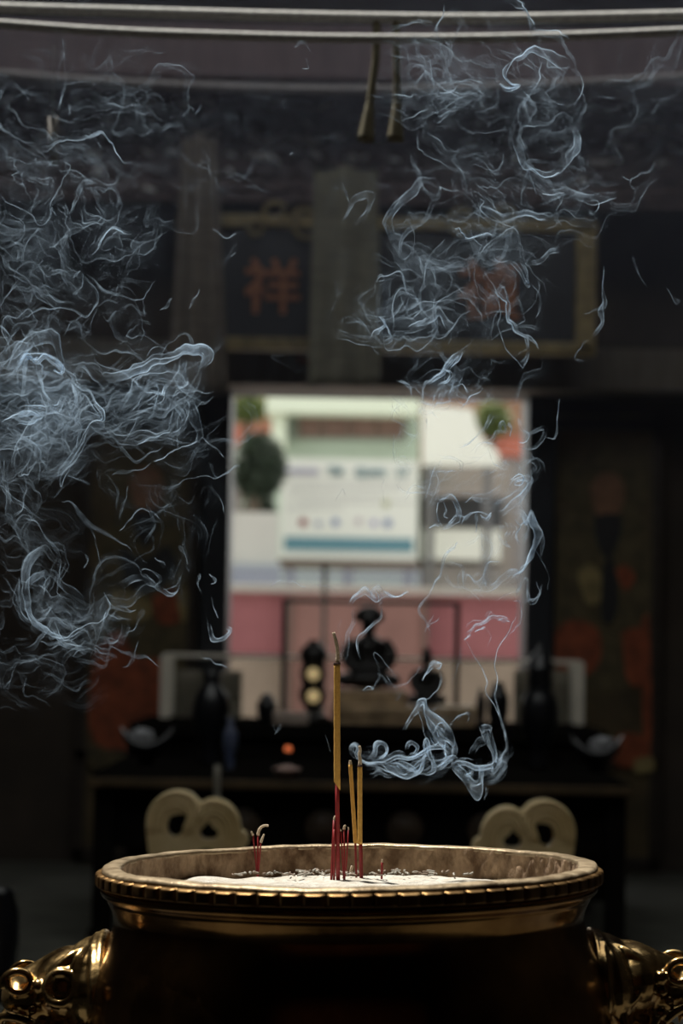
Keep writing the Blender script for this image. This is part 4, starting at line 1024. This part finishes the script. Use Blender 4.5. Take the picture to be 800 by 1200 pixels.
for yy, xa, xb in ((567, 337, 480), (573, 340, 470), (581, 337, 450), (588, 350, 482), (595, 335, 400)):
    b = BM(); lo_, up_ = [], []; x = xa
    while x < xb:
        w1 = rl.uniform(1.5, 5); h_ = rl.uniform(.35, 1.25)
        for xx in (x, x+w1):
            up_.append(at(xx, yy-h_, YS)); lo_.append(at(xx, yy+.5, YS))
        x += w1+.2
    prism(b, [(v.x, v.z) for v in up_+lo_[::-1]], YS-.006, YS-.0005)
    bmesh.ops.translate(b, vec=-Vector(sb.location), verts=b.verts); obj('text_line', b, M_gr, sbd)
for cx, cy, rr_, m in ((355, 612, 5.2, mat('logo_red', (.22, .04, .05), .6)), (373, 614, 4.2, mat('logo_slate', (.30, .33, .40), .6)), (393, 612, 5, mat('logo_blue', (.17, .22, .36), .6)), (420, 611, 4.5, mat('logo_grey', (.45, .40, .42), .6)), (438, 613, 4.2, M_lil), (454, 613, 5.4, mat('logo_blue', (.17, .22, .36))), (452, 590, 5, mat('logo_olive', (.40, .42, .28), .6))):
    q = at(cx, cy, YS); b = BM(); lathe(b, [(0, .012), (rr_*s2*.8, .012), (rr_*s2, .0), (0, 0)], 20)
    bmesh.ops.rotate(b, cent=(0, 0, 0), matrix=Matrix.Rotation(PI/2, 3, 'X'), verts=b.verts)
    obj('emblem', b, m, sbd, loc=(q.x-sq.x, 0, q.z-zg))
part('sign_rail', [(326, 656, 491, 667)], mat('sign_rail_brown', (.10, .07, .05), .6), sb, YS-.02, .14)
b = BM()
for px in (340, 408, 478):
    q = at(px, 664, YS+.1); box(b, (q.x-sq.x, .1, (q.z-zg)/2), (.06, .05, q.z-zg), .004)
obj('post', b, mat('sign_post_grey', (.12, .12, .12), .5), sb)
# white plain billboard, upper right
bq = at(540, 545, YS+.6)
bb = thing('billboard', 'blank white billboard with a slanted right side, upper right in the doorway', 'sign', (bq.x, YS+.6, zg))
b = BM(); w = [at(x, y, YS+.6) for x, y in ((495,470),(500,474),(553,479),(559,500),(567,516),(584,530),(585,546),(495,545))]
prism(b, [(v.x-bq.x, v.z-zg) for v in w], 0, .08); obj('board', b, M_white, bb)
b = BM()
for px in (505, 572):
    q = at(px, 545, YS+.65); box(b, (q.x-bq.x, .12, (q.z-zg)/2), (.07, .06, q.z-zg), .004)
obj('post', b, mat('sign_post_grey', (.12, .12, .12)), bb)
# right house
rq = at(545, 700, YH+.3)
rh = thing('house', 'taupe street house on the right with a dark window over a white panel', 'building', (rq.x, YH+.3, zg))
b = BM(); R(b, 494, 540, 598, gy(YH+.3), YH+.3, 3.); bmesh.ops.translate(b, vec=-Vector(rh.location), verts=b.verts); obj('house_wall', b, M_taupe, rh)
part('window', [(503, 578, 589, 617)], mat('dark_window', (.05, .055, .06), .3), rh, YH+.22, .1)
part('awning', [(495, 573, 592, 580)], mat('awning_grey', (.30, .27, .25), .7), rh, YH-.1, .4)
part('white_panel', [(495, 620, 586, 656)], M_white, rh, YH+.14, .18)
part('shutter', [(494, 664, 592, 690)], mat('grey_shutter', (.27, .245, .22), .6, var=.3, scale=5), rh, YH+.2, .12)
# left low white wall panel
wq = at(300, 680, 16.5)
wp = thing('wall_panel', 'low white boundary panel left of the signboard in the street', 'panel', (wq.x, 16.5, zg))
part('panel', [(262, 600, 326, 662)], mat('offwhite_panel', (.50, .50, .45), .7, var=.1, scale=2), wp, 16.5, .1)
part('plinth', [(262, 660, 326, gy(16.45))], mat('bluegrey_plinth', (.30, .33, .36), .7, var=.1, scale=2), wp, 16.45, .16)
# picket fence
fq = at(410, 690, 15.6)
fn = thing('picket_fence', 'blue-grey picket fence below the lettered signboard', 'fence', (fq.x, 15.6, zg))
b = BM(); s3 = mpp(15.6)
for k in range(36):
    px = 266+k*6.3; R(b, px, 667+(k % 2), px+3.4, gy(15.6), 15.6, .03)
bmesh.ops.translate(b, vec=-Vector(fn.location), verts=b.verts); obj('pickets', b, mat('picket_bluegrey', (.25, .28, .35), .6), fn)
b = BM(); R(b, 262, 672, 492, 676, 15.63, .03); R(b, 262, 690, 492, 694, 15.63, .03); bmesh.ops.translate(b, vec=-Vector(fn.location), verts=b.verts); obj('fence_rail', b, mat('picket_rail', (.14, .15, .18), .6), fn)
# terracotta backdrop house, trees
tq = at(430, 600, 23)
th_ = thing('house', 'orange-brown house far back, peeping out left and right of the mint house', 'building', (tq.x, 23, zg))
b = BM(); R(b, 180, 395, 700, gy(23), 23, 3); bmesh.ops.translate(b, vec=-Vector(th_.location), verts=b.verts); obj('house_wall', b, mat('terracotta_wall', (.34, .19, .115), .85, var=.3, scale=1.2), th_)
for r_ in ((240, 500, 320, 524), (566, 512, 660, 536)): part('roof', [r_], mat('red_roof', (.55, .17, .11), .8, var=.25, scale=2), th_, 22.9, .1)
for r_ in ((180, 524, 330, gy(22.95)), (560, 536, 700, gy(22.95))): part('lower_wall', [r_], mat('grey_mauve_wall', (.27, .245, .235), .8, var=.2, scale=1), th_, 22.95, .05)
def foliage(name, label, cx, cy, rx, ry, Y, n, m, seed, trunk=True):
    q = at(cx, cy, Y); s = mpp(Y); rg = random.Random(seed)
    t = thing(name, label, 'tree', (q.x, Y, zg))
    zc = q.z-zg
    b = BM(); tube(b, smooth_path([(0, 0, 0), (.03, 0, zc*.4), (-.04, 0, zc*.8), (0, 0, zc)], 10), [.1, .09, .085, .08, .075, .07, .06, .05, .04, .03], 10); obj('trunk', b, mat('bark', (.10, .075, .05), .9, var=.3, scale=20), t, smooth=True)
    b = BM()
    for k in range(n):
        while True:
            v = Vector((rg.uniform(-1, 1), rg.uniform(-1, 1), rg.uniform(-1, 1)))
            if v.length < 1: break
        v = v.normalized()*(v.length**.45)
        p_ = Vector((v.x*rx*s, v.y*rx*s*.8, zc+v.z*ry*s))
        L = rg.uniform(.05, .11); d = Vector((rg.normalvariate(0, 1), rg.normalvariate(0, 1), rg.normalvariate(0, 1))).normalized(); e = d.orthogonal().normalized()
        vs = [b.verts.new(p_-d*L), b.verts.new(p_+e*L*.4), b.verts.new(p_+d*L), b.verts.new(p_-e*L*.4)]
        b.faces.new(vs)
    o = obj('foliage', b, m, t)
    return t
M_leafd = mat('dark_leaf', (.050, .075, .045), .6, var=.4, scale=3); M_leafy = mat('olive_leaf', (.13, .17, .04), .6, var=.4, scale=3)
foliage('dark_tree', 'dark green round tree left of the signboard in the street', 303, 546, 26, 34, 17.0, 2600, M_leafd, 1)
foliage('dark_tree', 'small dark bush below the round tree beside the signboard', 304, 590, 12, 13, 17.7, 900, M_leafd, 2)
foliage('light_tree', 'olive-green tree top at the upper left corner of the doorway', 292, 478, 17, 12, 22.4, 700, M_leafy, 3)
foliage('light_tree', 'olive-yellow tree top right of the blank billboard', 578, 492, 16, 17, 22.65, 900, M_leafy, 4)

# ================================================================= THE CENSER
TILT = math.radians(-1.3)
cc = at(409, 1012, 0.0)
RC = Vector((cc.x, 0, cc.z))         # centre of the rim plane
M_brass = mat('polished_brass', (.62, .43, .19), .22, metal=1., col2=(.36, .22, .085), scale=26, rvar=.10, bump=.10, bscale=120)
M_bronze_d = mat('dark_bronze', (.40, .235, .085), .19, metal=1., col2=(.17, .085, .028), scale=11, rvar=.08, bump=.05, bscale=60)
M_lip = mat('worn_brass_lip', (.36, .285, .185), .45, metal=.65, col2=(.20, .145, .085), scale=30, rvar=.12, bump=.35, bscale=150)
M_inner = mat('ash_crusted_wall', (.34, .235, .145), .9, col2=(.10, .055, .026), scale=42, bump=1.0, bscale=110, stretch=(1, 1, .6))
cz = RC.z
ib = thing('incense_burner', 'large round brass incense burner with lion-head handles, in the foreground', 'incense burner', (RC.x, 0, 0))
ib.rotation_euler = (0, 0, 0)
def tilt(o):                         # the whole vessel sits a touch out of level
    o.matrix_basis = Matrix.Translation(RC) @ Matrix.Rotation(TILT, 4, 'Y') @ Matrix.Translation(-RC) @ o.matrix_basis
body = [(.280,-.020),(.2865,-.0245),(.2872,-.029),(.2845,-.033),(.2800,-.036),(.2788,-.040),(.2768,-.044),(.2730,-.052),(.2712,-.060),(.2722,-.068),(.2755,-.077),(.2805,-.087),(.2870,-.099),(.2930,-.111),(.2980,-.125),(.3015,-.142),(.3040,-.162),(.3060,-.19),(.3065,-.22),(.3045,-.26),(.298,-.30),(.284,-.345),(.258,-.385),(.222,-.41),(.17,-.425),(.09,-.432),(0,-.434)]
def dense(prof, n):
    return [(v.x, v.z) for v in smooth_path([(r, 0, z) for r, z in prof], n)]
b = BM()
pr = dense(body, 130); pr[-1] = (0, pr[-1][1])
nz1 = random.Random(2); dent = [(nz1.uniform(0, 6.28), nz1.uniform(-.3, -.06), nz1.uniform(.05, .12), nz1.uniform(-.0012, .0012)) for _ in range(60)]
def dented(r, z, th, k):
    d = 0
    for t0, z0, w0, a0_ in dent:
        dt = (th-t0+PI) % (2*PI)-PI
        q = (dt*.29/w0)**2+((z-z0)/w0)**2*2
        if q < 4: d += a0_*math.exp(-q)
    return r+d, z
lathe(b, [(r, z) for r, z in pr], 220, (0, 0, cz), dented)
for f in b.faces: f.normal_flip()
obj('bowl', b, M_bronze_d, ib, smooth=True)
# lip: flat ring, slightly worn and wavy
lipp = [(.2648,-.005),(.2646,-.003),(.2655,-.0008),(.268,.0002),(.274,.0006),(.281,.0002),(.2855,-.0008),(.2872,-.003),(.2870,-.0052),(.2845,-.0066),(.276,-.0068),(.270,-.007)]
lipd = dense(lipp, 40)
def wavy(r, z, th, k):
    return r+.0006*math.sin(7*th+1)+.0004*math.sin(19*th), z+.0007*math.sin(5*th+.5)+.0004*math.sin(13*th+2)+.00025*math.sin(41*th)
b = BM(); lathe(b, lipd, 320, (0, 0, cz), wavy, close=True); bmesh.ops.recalc_face_normals(b, faces=b.faces); obj('lip', b, M_lip, ib, smooth=True)
# beaded band of rounded lobes under the lip
NB = 72
def lobes(r, z, th, k):
    u = (th*NB/(2*PI)) % 1.0
    e = abs(2*u-1)                    # 0 in the middle of a lobe, 1 in the groove
    c = (1-e**6)                      # flat-faced lobe with a rounded shoulder
    v = (z+.0135)/.0080
    lip_ = max(0., 1-abs(v)**9)
    return r+(.0075*c*lip_ if r > .27 else 0), z
bp = [(.276,-.0056),(.2845,-.0056)]+[(.2865, -.0056-.0158*k/28) for k in range(29)]+[(.2845,-.0218),(.276,-.0225)]
M_band = mat('dark_brass', (.25, .155, .065), .42, metal=1., col2=(.14, .078, .03), scale=30, rvar=.08)
b = BM(); lathe(b, bp, NB*16, (0, 0, cz), lobes, close=True); bmesh.ops.recalc_face_normals(b, faces=b.faces); obj('beaded_band', b, M_band, ib, smooth=True)
# inner wall, crusted with ash
rw = random.Random(9)
ph = [(rw.uniform(0, 6.28), rw.randint(9, 120), rw.uniform(.00008, .0003)) for _ in range(26)]
def crust(r, z, th, k):
    d = sum(a_*math.sin(n_*th+p_+z*(140+n_*1.5)*math.cos(p_*9)) for p_, n_, a_ in ph)
    return r+d*(1 if z < -.003 else .4), z
b = BM(); lathe(b, dense([(.2648,-.0025),(.2652,-.010),(.2656,-.024),(.2658,-.036),(.2658,-.05),(.2655,-.075),(.260,-.09)], 40), 480, (0, 0, cz), crust)
obj('inner_wall', b, M_inner, ib, smooth=True)
# feet
for k in range(3):
    a_ = PI/2+k*2*PI/3+PI
    b = BM(); c_, s_ = math.cos(a_), math.sin(a_)
    P = smooth_path([(c_*.19, s_*.19, cz-.40), (c_*.235, s_*.235, cz-.44), (c_*.25, s_*.25, cz-.49), (c_*.235, s_*.235, cz-.535), (c_*.245, s_*.245, cz-.55)], 14)
    tube(b, P, [.05, .055, .056, .054, .05, .045, .042, .04, .038, .036, .036, .038, .042, .045], 18); obj('foot', b, M_bronze_d, ib, smooth=True)
# lion heads
def lion(side, lift, eye, er):
    b = BM()
    ex, ez = eye
    def V(u, y, z): return (u, y, z)
    ball(b, (.296, 0, -.140), (.040, .082, .058))
    ball(b, (.322, 0, -.136), (.044, .066, .043))
    tube(b, smooth_path([(.312, 0, -.134), (.340, 0, -.142), (.368, 0, -.152), (.386, 0, -.158)], 12), [.042, .043, .043, .042, .040, .038, .037, .036, .034, .032, .030, .027], 22)
    ball(b, (.382, 0, -.150), (.022, .036, .024))
    tube(b, smooth_path([(.29, 0, -.205), (.33, 0, -.214), (.372, 0, -.212)], 8), [.045, .042, .038, .034, .031, .028, .025, .02], 18)
    for sy in (-1, 1):
        # brow, eye socket ring, eyeball
        tube(b, smooth_path([(.304, sy*.030, -.094), (.318, sy*.042, -.100), (.334, sy*.046, -.112), (.347, sy*.040, -.124)], 12), [.006]*12, 10)
        tube(b, smooth_path([(.292, sy*.040, -.090), (.300, sy*.058, -.106), (.302, sy*.068, -.124)], 10), [.007]*10, 10)
        torus(b, (ex, sy*.062, ez), er, .0056, (.2, sy*.95, .2), 44, 12)
        ball(b, (ex, sy*.049, ez), (er, .010, er))
        ball(b, (ex, sy*.056, ez), (.0085, .008, .0085))
        # nostril scroll
        P = []
        for k in range(34):
            th = -.4+k/33*2*PI*1.12; r_ = .0185-.0062*k/33
            P.append((.379+r_*math.cos(th)*.95, sy*(.034+.004*k/33), -.131+r_*math.sin(th)*.8))
        tube(b, P, [.0058-.0018*k/33 for k in range(34)], 10)
        # knots between eye and nose, whisker buds
        for (u, y, z, r_) in ((.355, .046, -.133, .0085), (.354, .049, -.148, .0068), (.350, .050, -.172, .008), (.362, .043, -.160, .006), (.339, .054, -.169, .006)):
            ball(b, (u, sy*y, z), r_, 14)
        # curled upper lip and fang
        tube(b, smooth_path([(.352, sy*.050, -.182), (.366, sy*.046, -.173), (.384, sy*.040, -.168), (.398, sy*.030, -.170), (.403, sy*.024, -.180), (.396, sy*.026, -.189), (.386, sy*.032, -.188)], 24), [.0060]*24, 10)
        tube(b, [(.384, sy*.034, -.178), (.383, sy*.035, -.189), (.381, sy*.036, -.199)], [.006, .0045, .0012], 10)
        tube(b, smooth_path([(.344, sy*.056, -.176), (.333, sy*.064, -.188), (.317, sy*.067, -.189), (.306, sy*.066, -.178), (.305, sy*.066, -.165)], 18), [.0055]*18, 10)
        # mane curls behind the jaw
        for (u, z, r_) in ((.301, -.205, .017), (.315, -.232, .016), (.296, -.250, .015)):
            P = [(u+(r_*(1-.65*k/29))*math.cos(k/29*9), sy*(.068+.006*k/29), z+(r_*(1-.65*k/29))*math.sin(k/29*9)) for k in range(30)]
            tube(b, P, [.0062-.002*k/29 for k in range(30)], 10)
        ball(b, (.290, sy*.068, -.148), (.010, .016, .022))
    # collar where the head meets the bowl
    for u0, dz in ((.281, .0), (.288, .003)):
        P = [(u0+.004*math.cos(t_), .085*math.sin(t_), -.142+(.062-dz)*math.cos(t_)) for t_ in [(-1+2*k/28)*1.9 for k in range(29)]]
        tube(b, P, .006, 10)
    M_ = Matrix.Translation((0, 0, cz)) @ (Matrix.Diagonal((side, 1, 1, 1)) @ (Matrix.Translation((.29, 0, -.13)) @ Matrix.Rotation(-lift, 4, 'Y') @ Matrix.Translation((-.29, 0, .13))))
    bmesh.ops.transform(b, matrix=M_, verts=b.verts)
    if side < 0: bmesh.ops.reverse_faces(b, faces=b.faces)
    o = obj('lion_handle', b, M_brass, ib, smooth=True); remesh(o, .0019, 3, .45)
    return o
lion(-1, math.radians(0), (.328, -.133), .0175); lion(1, math.radians(5), (.306, -.136), .0205)
tilt(ib)
# stone pedestal
b = BM(); hp = cz-.588
pd = thing('pedestal', 'plain grey stone pedestal under the brass incense burner', 'pedestal', (RC.x, 0, 0))
lathe(b, [(0, 0), (.42, 0), (.42, .08), (.36, .10), (.32, .16), (.30, hp-.14), (.33, hp-.08), (.34, hp-.06), (.34, hp), (0, hp)], 8); obj('block', b, M_stone, pd)

# ---------------------------------------------------------------- sand and what lies on it
SZ = -.0355
M_sand = mat('white_ash_sand', (.46, .44, .395), .95, col2=(.34, .31, .26), scale=55, bump=.8, bscale=220)
b = BM()
rings, N = 60, 200
vs = [[b.verts.new((0, 0, SZ))]]
def sandz(x, y):
    z = .0012*math.sin(x*45+1)*math.cos(y*38)+.0009*math.sin(x*110+y*70)+.0006*math.sin(y*190-x*60)
    z += .010*math.exp(-((x+.186)/.028)**2-((y-.172)/.03)**2)
    r_ = math.hypot(x, y)
    return SZ+z-.004*max(0, (r_-.235)/.026)
for k in range(1, rings+1):
    r_ = .2605*k/rings; row = []
    for i in range(N):
        th = 2*PI*i/N; x, y = r_*math.cos(th), r_*math.sin(th); row.append(b.verts.new((x, y, sandz(x, y))))
    vs.append(row)
for i in range(N): b.faces.new((vs[0][0], vs[1][i], vs[1][(i+1) % N]))
for k in range(1, rings):
    for i in range(N): b.faces.new((vs[k][i], vs[k+1][i], vs[k+1][(i+1) % N], vs[k][(i+1) % N]))
so = obj('ash_bed', b, M_sand, smooth=True, loc=RC); tilt(so)
tag(so, 'bed of white incense ash filling the brass burner', 'ash', kind='stuff')
def sand_pt(px, py):
    """where the view through (px, py) meets the ash"""
    d = (at(px, py, 1)-CAM).normalized()
    Mi = (Matrix.Translation(RC) @ Matrix.Rotation(TILT, 4, 'Y')).inverted()
    o_, e_ = Mi @ CAM, Mi.to_3x3() @ d
    t_ = (SZ-o_.z)/e_.z
    return CAM+d*t_
# crumbs of burnt ash: nobody could count them
b = BM(); rc = random.Random(21)
spots = []
for k in range(150):
    px = rc.uniform(205, 400) if k < 95 else rc.uniform(400, 560)
    py = rc.uniform(1024.5, 1031) if px > 255 else rc.uniform(1019, 1027)
    spots.append((px, py))
for px, py in spots:
    w = sand_pt(px, py)
    loc_ = w-RC
    if math.hypot(loc_.x, loc_.y) > .25: continue
    L = rc.uniform(.003, .012); a_ = rc.uniform(0, PI); c_ = rc.uniform(-.5, .5)
    P = [w+Vector((math.cos(a_+c_*q_)*L*q_, math.sin(a_+c_*q_)*L*q_, .0052+.002*rc.random()*q_)) for q_ in (0, .33, .66, 1)]
    tube(b, P, rc.uniform(.0007, .0017), 6, 1 if rc.random() < .45 else 0)
tag(obj('ash_crumbs', b, [mat('grey_ash', (.33, .31, .27), .95, var=.3, scale=200), mat('burnt_ash', (.16, .12, .09), .95)]), 'crumbled bits of burnt incense lying on the white ash', 'ash', kind='stuff')

# ---------------------------------------------------------------- incense sticks
M_red = mat('red_stick', (.27, .012, .015), .55, var=.25, scale=200)
M_ochre = mat('ochre_incense', (.66, .38, .085), .8, col2=(.55, .30, .062), scale=260, bump=.25, bscale=700)
M_ash = mat('ash_tip', (.70, .60, .46), .95, col2=(.42, .32, .21), scale=420, bump=.6, bscale=500)
M_char = mat('charred_band', (.05, .025, .018), .9)
def stick(label, base, coat=None, stem_top=None, ash=None, stem_r=1.3, coat_r=2.5, ash_r=1.8, dy=0., char=True, slant=False, group=None):
    """base (px, py) on the ash, coat ((x0, y0), (x1, y1)) bottom to top, ash: points going up"""
    w0 = sand_pt(*base); Y = w0.y+dy
    s = mpp(Y)
    def A(x, y): return at(x, y, Y)-w0
    t = thing('incense_stick', label, 'incense', w0, group=group)
    top = coat[0] if coat else stem_top
    if coat: top = (coat[0][0]+(coat[1][0]-coat[0][0])*.06, coat[0][1]+(coat[1][1]-coat[0][1])*.06)
    b = BM(); d = A(*top); dn = d.normalized()
    tube(b, [-dn*.014, d*.25, d*.5, d*.75, d], stem_r*s, 10); obj('bamboo_stem', b, M_red, t, smooth=True)
    if coat:
        p0, p1 = A(*coat[0]), A(*coat[1]); b = BM()
        n_ = 30
        pts = [p0.lerp(p1, k/n_) for k in range(n_+1)]
        tube(b, pts, [coat_r*s*(.93+.10*math.sin(k*1.7)*.3) for k in range(n_+1)], 16)
        if slant:
            b.verts.ensure_lookup_table()
            for v in list(b.verts)[:16]: v.co.z -= (v.co.x-p0.x)/(coat_r*s)*5.5*s
        ct_ = obj('incense_coating', b, M_ochre, t, smooth=True)
        if char:
            e = (p1-p0).normalized(); b = BM(); tube(b, [p1-e*.0006, p1+e*.0016], coat_r*s*1.02, 16); obj('charred_ring', b, M_char, ct_, smooth=True)
    if ash:
        P = smooth_path([A(*q_) for q_ in ash], 16); b = BM()
        rr2 = random.Random(int(ash[0][0]*10))
        tube(b, P, [ash_r*s*(1-.35*k/15)*(1+rr2.uniform(-.12, .12)) for k in range(16)], 10); obj('ash_tip', b, M_ash, t, smooth=True)
    return t
stick('thick tall incense stick with a bent ash tip, much the largest', (396, 1031.5), coat=((394.9, 921), (394.7, 778)), ash=[(395.2,777),(395.6,768),(394.6,757),(392.6,748),(390.6,741)], stem_r=2.5, coat_r=4.1, ash_r=2.7, slant=True)
stick('ochre incense stick leaning left, its tip just burnt, beside the smoking one', (417.5, 1030), coat=((416.4, 988), (410.4, 896)), ash=[(410.4,895.5),(410.2,891)], stem_r=1.3, coat_r=2.5, ash_r=2.2, char=False)
stick('ochre incense stick with a twisted ash tip that gives off the blue smoke', (422.4, 1031), coat=((421.6, 989), (421.6, 898)), ash=[(421.6,898),(421.8,890),(421,884),(422,879),(420.8,874)], stem_r=1.4, coat_r=3.0, ash_r=2.2, dy=-.004)
stick('bare red stem standing against the smoking ochre stick', (424.4, 1031), stem_top=(423.4, 989), stem_r=1.1, dy=.004)
stick('bold red stem with a white ash tip, left against the thick stick', (388, 1031.5), stem_top=(391.4, 961), ash=[(391.4,962),(391.6,958.5),(392.8,956)], stem_r=1.5, ash_r=1.4)
stick('short red stem between the thick stick and the bold red stem', (391.2, 1031.5), stem_top=(391.4, 972), stem_r=1.4, dy=-.003)
stick('thin red stem leaning left, just right of the thick stick', (402.6, 1031.5), stem_top=(399.2, 974), ash=[(399.2,974),(399,971.5)], stem_r=.9, ash_r=1.0)
stick('thin red stem capped by a knob of ash, right of the thick stick', (403.8, 1031.5), stem_top=(403.0, 971), ash=[(403,972),(403.4,968.5),(405,967)], stem_r=1.0, ash_r=1.6, dy=.003)
stick('thin red stem leaning right with a small ash tip', (405, 1026), stem_top=(408.2, 972), ash=[(408.2,972.5),(408,969)], stem_r=.9, ash_r=1.0)
stick('short red stump standing alone to the right', (447, 1030), stem_top=(447.6, 1010), ash=[(447.6,1010.5),(447.8,1007)], stem_r=1.3, ash_r=1.3)
stick('leftmost thin red stem with a small white ash tip', (301.4, 1027), stem_top=(296.4, 978), ash=[(296.4,979),(295,976),(294.6,974)], stem_r=.9, ash_r=1.5)
stick('thin red stem with the longest curl of ash, in the left bunch', (301.8, 1027), stem_top=(302.2, 977), ash=[(302.2,979),(303.4,973),(306.4,969),(310.6,967.4),(314.6,967.8)], stem_r=1.0, ash_r=1.9, dy=.004)
stick('thin red stem with a slanting ash stub, right in the left bunch', (302.4, 1027), stem_top=(305.6, 987), ash=[(305.6,987.5),(307.4,982),(309.4,977.5)], stem_r=.9, ash_r=1.6, dy=-.004)
w = sand_pt(410, 1027)
b = BM(); P = [w+Vector((0, 0, -.004)), at(411, 1021, w.y), at(412.5, 1014.5, w.y)]
tube(b, smooth_path(P, 8), [.0015, .0016, .0017, .0017, .0017, .0016, .0016, .0014], 10)
tag(obj('incense_stub', b, M_ash, smooth=True), 'leaning grey stub of burnt incense between the red stems', 'incense')

# ================================================================= SMOKE
def smoke_material(name, col):
    m = bpy.data.materials.new(name); m.use_nodes = True; nt = m.node_tree; nt.nodes.clear()
    ou = nt.nodes.new('ShaderNodeOutputMaterial'); mx = nt.nodes.new('ShaderNodeMixShader'); tr = nt.nodes.new('ShaderNodeBsdfTransparent')
    ad = nt.nodes.new('ShaderNodeMixShader'); df = nt.nodes.new('ShaderNodeBsdfDiffuse'); tl = nt.nodes.new('ShaderNodeBsdfTranslucent'); at_ = nt.nodes.new('ShaderNodeAttribute')
    at_.attribute_name = 'wisp_alpha'; at_.attribute_type = 'GEOMETRY'
    df.inputs[0].default_value = (*col, 1); tl.inputs[0].default_value = (*col, 1); ad.inputs[0].default_value = .5
    nt.links.new(df.outputs[0], ad.inputs[1]); nt.links.new(tl.outputs[0], ad.inputs[2])
    nt.links.new(at_.outputs['Fac'], mx.inputs[0]); nt.links.new(tr.outputs[0], mx.inputs[1]); nt.links.new(ad.outputs[0], mx.inputs[2]); nt.links.new(mx.outputs[0], ou.inputs[0])
    return m
M_smoke = smoke_material('incense_smoke', (.60, .79, 1.0))
YSM = sand_pt(421, 1031).y           # the smoke drifts about the depth of the sticks
LABELS = {
    'curl': ('smoke_curl', 'dense blue-white smoke curling rightward from the thin ochre stick'),
    'threads': ('smoke_threads', 'thin white smoke threads rising past the lower half of the bright doorway'),
    'side': ('smoke_wisps', 'knotted smoke wisps along the right side of the bright doorway'),
    'plume': ('smoke_plume', 'tall drifting smoke plume above the doorway on the right'),
    'cloud': ('smoke_cloud', 'thick pale smoke cloud left of the doorway'),
    'veil': ('smoke_veil', 'thin veil of smoke at the upper left under the ropes'),
}
cx_ = CROT @ Vector((1, 0, 0)); cy_ = CROT @ Vector((0, 1, 0))
for key, S in smoke_masses().items():
    if not S.n: continue
    P = np.concatenate(S.P); A = np.concatenate(S.A); RAD = np.concatenate(S.R)
    # photo units -> metres: x, y in the picture plane at the sticks' depth, z (mm) = distance behind it
    Yp = YSM+P[:, 2]*.001
    dx, dy, dz = (P[:, 0]-400)/FPX, -(P[:, 1]-600)/FPX, -np.ones(len(P))
    Rm = np.array(CROT); D = np.stack([dx, dy, dz], 1)@Rm.T
    t_ = (Yp-CAM.y)/D[:, 1]
    W_ = np.array(CAM)[None]+D*t_[:, None]
    rad = RAD*mpp(YSM)
    den = np.clip(A/(2*RAD), 0, .9)
    cu = bpy.data.hair_curves.new(LABELS[key][0]); cu.add_curves([int(n) for n in S.n])
    cu.attributes['position'].data.foreach_set('vector', W_.astype(np.float32).ravel()) if 'position' in cu.attributes else None
    ra_ = cu.attributes.get('radius') or cu.attributes.new('radius', 'FLOAT', 'POINT'); ra_.data.foreach_set('value', rad.astype(np.float32))
    de_ = cu.attributes.new('wisp_alpha', 'FLOAT', 'POINT'); de_.data.foreach_set('value', den.astype(np.float32))
    cu.materials.append(M_smoke); cu.update_tag()
    tag(link(bpy.data.objects.new(LABELS[key][0], cu)), LABELS[key][1], 'smoke', kind='stuff')

# even haze of old smoke that hangs high in the court, thinning downward
m = bpy.data.materials.new('hanging_haze'); m.use_nodes = True; nt = m.node_tree; nt.nodes.clear()
ou = nt.nodes.new('ShaderNodeOutputMaterial'); vs_ = nt.nodes.new('ShaderNodeVolumeScatter'); tc = nt.nodes.new('ShaderNodeTexCoord'); sx = nt.nodes.new('ShaderNodeSeparateXYZ'); mr = nt.nodes.new('ShaderNodeMapRange')
nt.links.new(tc.outputs['Object'], sx.inputs[0]); nt.links.new(sx.outputs['Z'], mr.inputs[0])
mr.interpolation_type = 'SMOOTHSTEP'
for k, v in (('From Min', -.95), ('From Max', .35), ('To Min', 0.), ('To Max', HAZE)): mr.inputs[k].default_value = v
nz = nt.nodes.new('ShaderNodeTexNoise'); nz.inputs['Scale'].default_value = 2.2; nz.inputs['Detail'].default_value = 3
mu = nt.nodes.new('ShaderNodeMath'); mu.operation = 'MULTIPLY'; nt.links.new(tc.outputs['Object'], nz.inputs['Vector'])
nt.links.new(mr.outputs[0], mu.inputs[0]); nt.links.new(nz.outputs['Fac'], mu.inputs[1]); nt.links.new(mu.outputs[0], vs_.inputs['Density'])
vs_.inputs['Color'].default_value = (.66, .74, 1.0, 1); nt.links.new(vs_.outputs[0], ou.inputs['Volume'])
b = BM(); box(b, (0, 0, 0), (3.0, 1.5, 2.0))
hz_ = obj('smoke_haze', b, m, loc=(0, 2.62, 2.45)); tag(hz_, 'faint blue-grey smoke haze hanging high in the court behind the smoke', 'smoke', kind='stuff')

# ================================================================= LIGHT
sd = bpy.data.lights.new('sun', 'SUN'); sd.energy = SUN_E; sd.angle = math.radians(.6); sd.color = (1.0, .95, .86)
so_ = bpy.data.objects.new('sun', sd); COL.objects.link(so_)
so_.rotation_euler = Vector(SUN_D).normalized().to_track_quat('Z', 'Y').to_euler()
wd = bpy.data.worlds.new('sky'); sc.world = wd; wd.use_nodes = True
bg = wd.node_tree.nodes['Background']; bg.inputs[0].default_value = (.96, .98, .95, 1); bg.inputs[1].default_value = SKY_E
sc.view_settings.view_transform = 'Standard'; sc.view_settings.look = 'None'; sc.view_settings.gamma = 1; sc.view_settings.use_curve_mapping = False
sc.view_settings.exposure = EXPO
sc.cycles.transparent_max_bounces = 160; sc.cycles.max_bounces = 6; sc.cycles.diffuse_bounces = 3; sc.cycles.glossy_bounces = 4
sc.cycles.use_denoising = True; sc.cycles.sample_clamp_indirect = 4
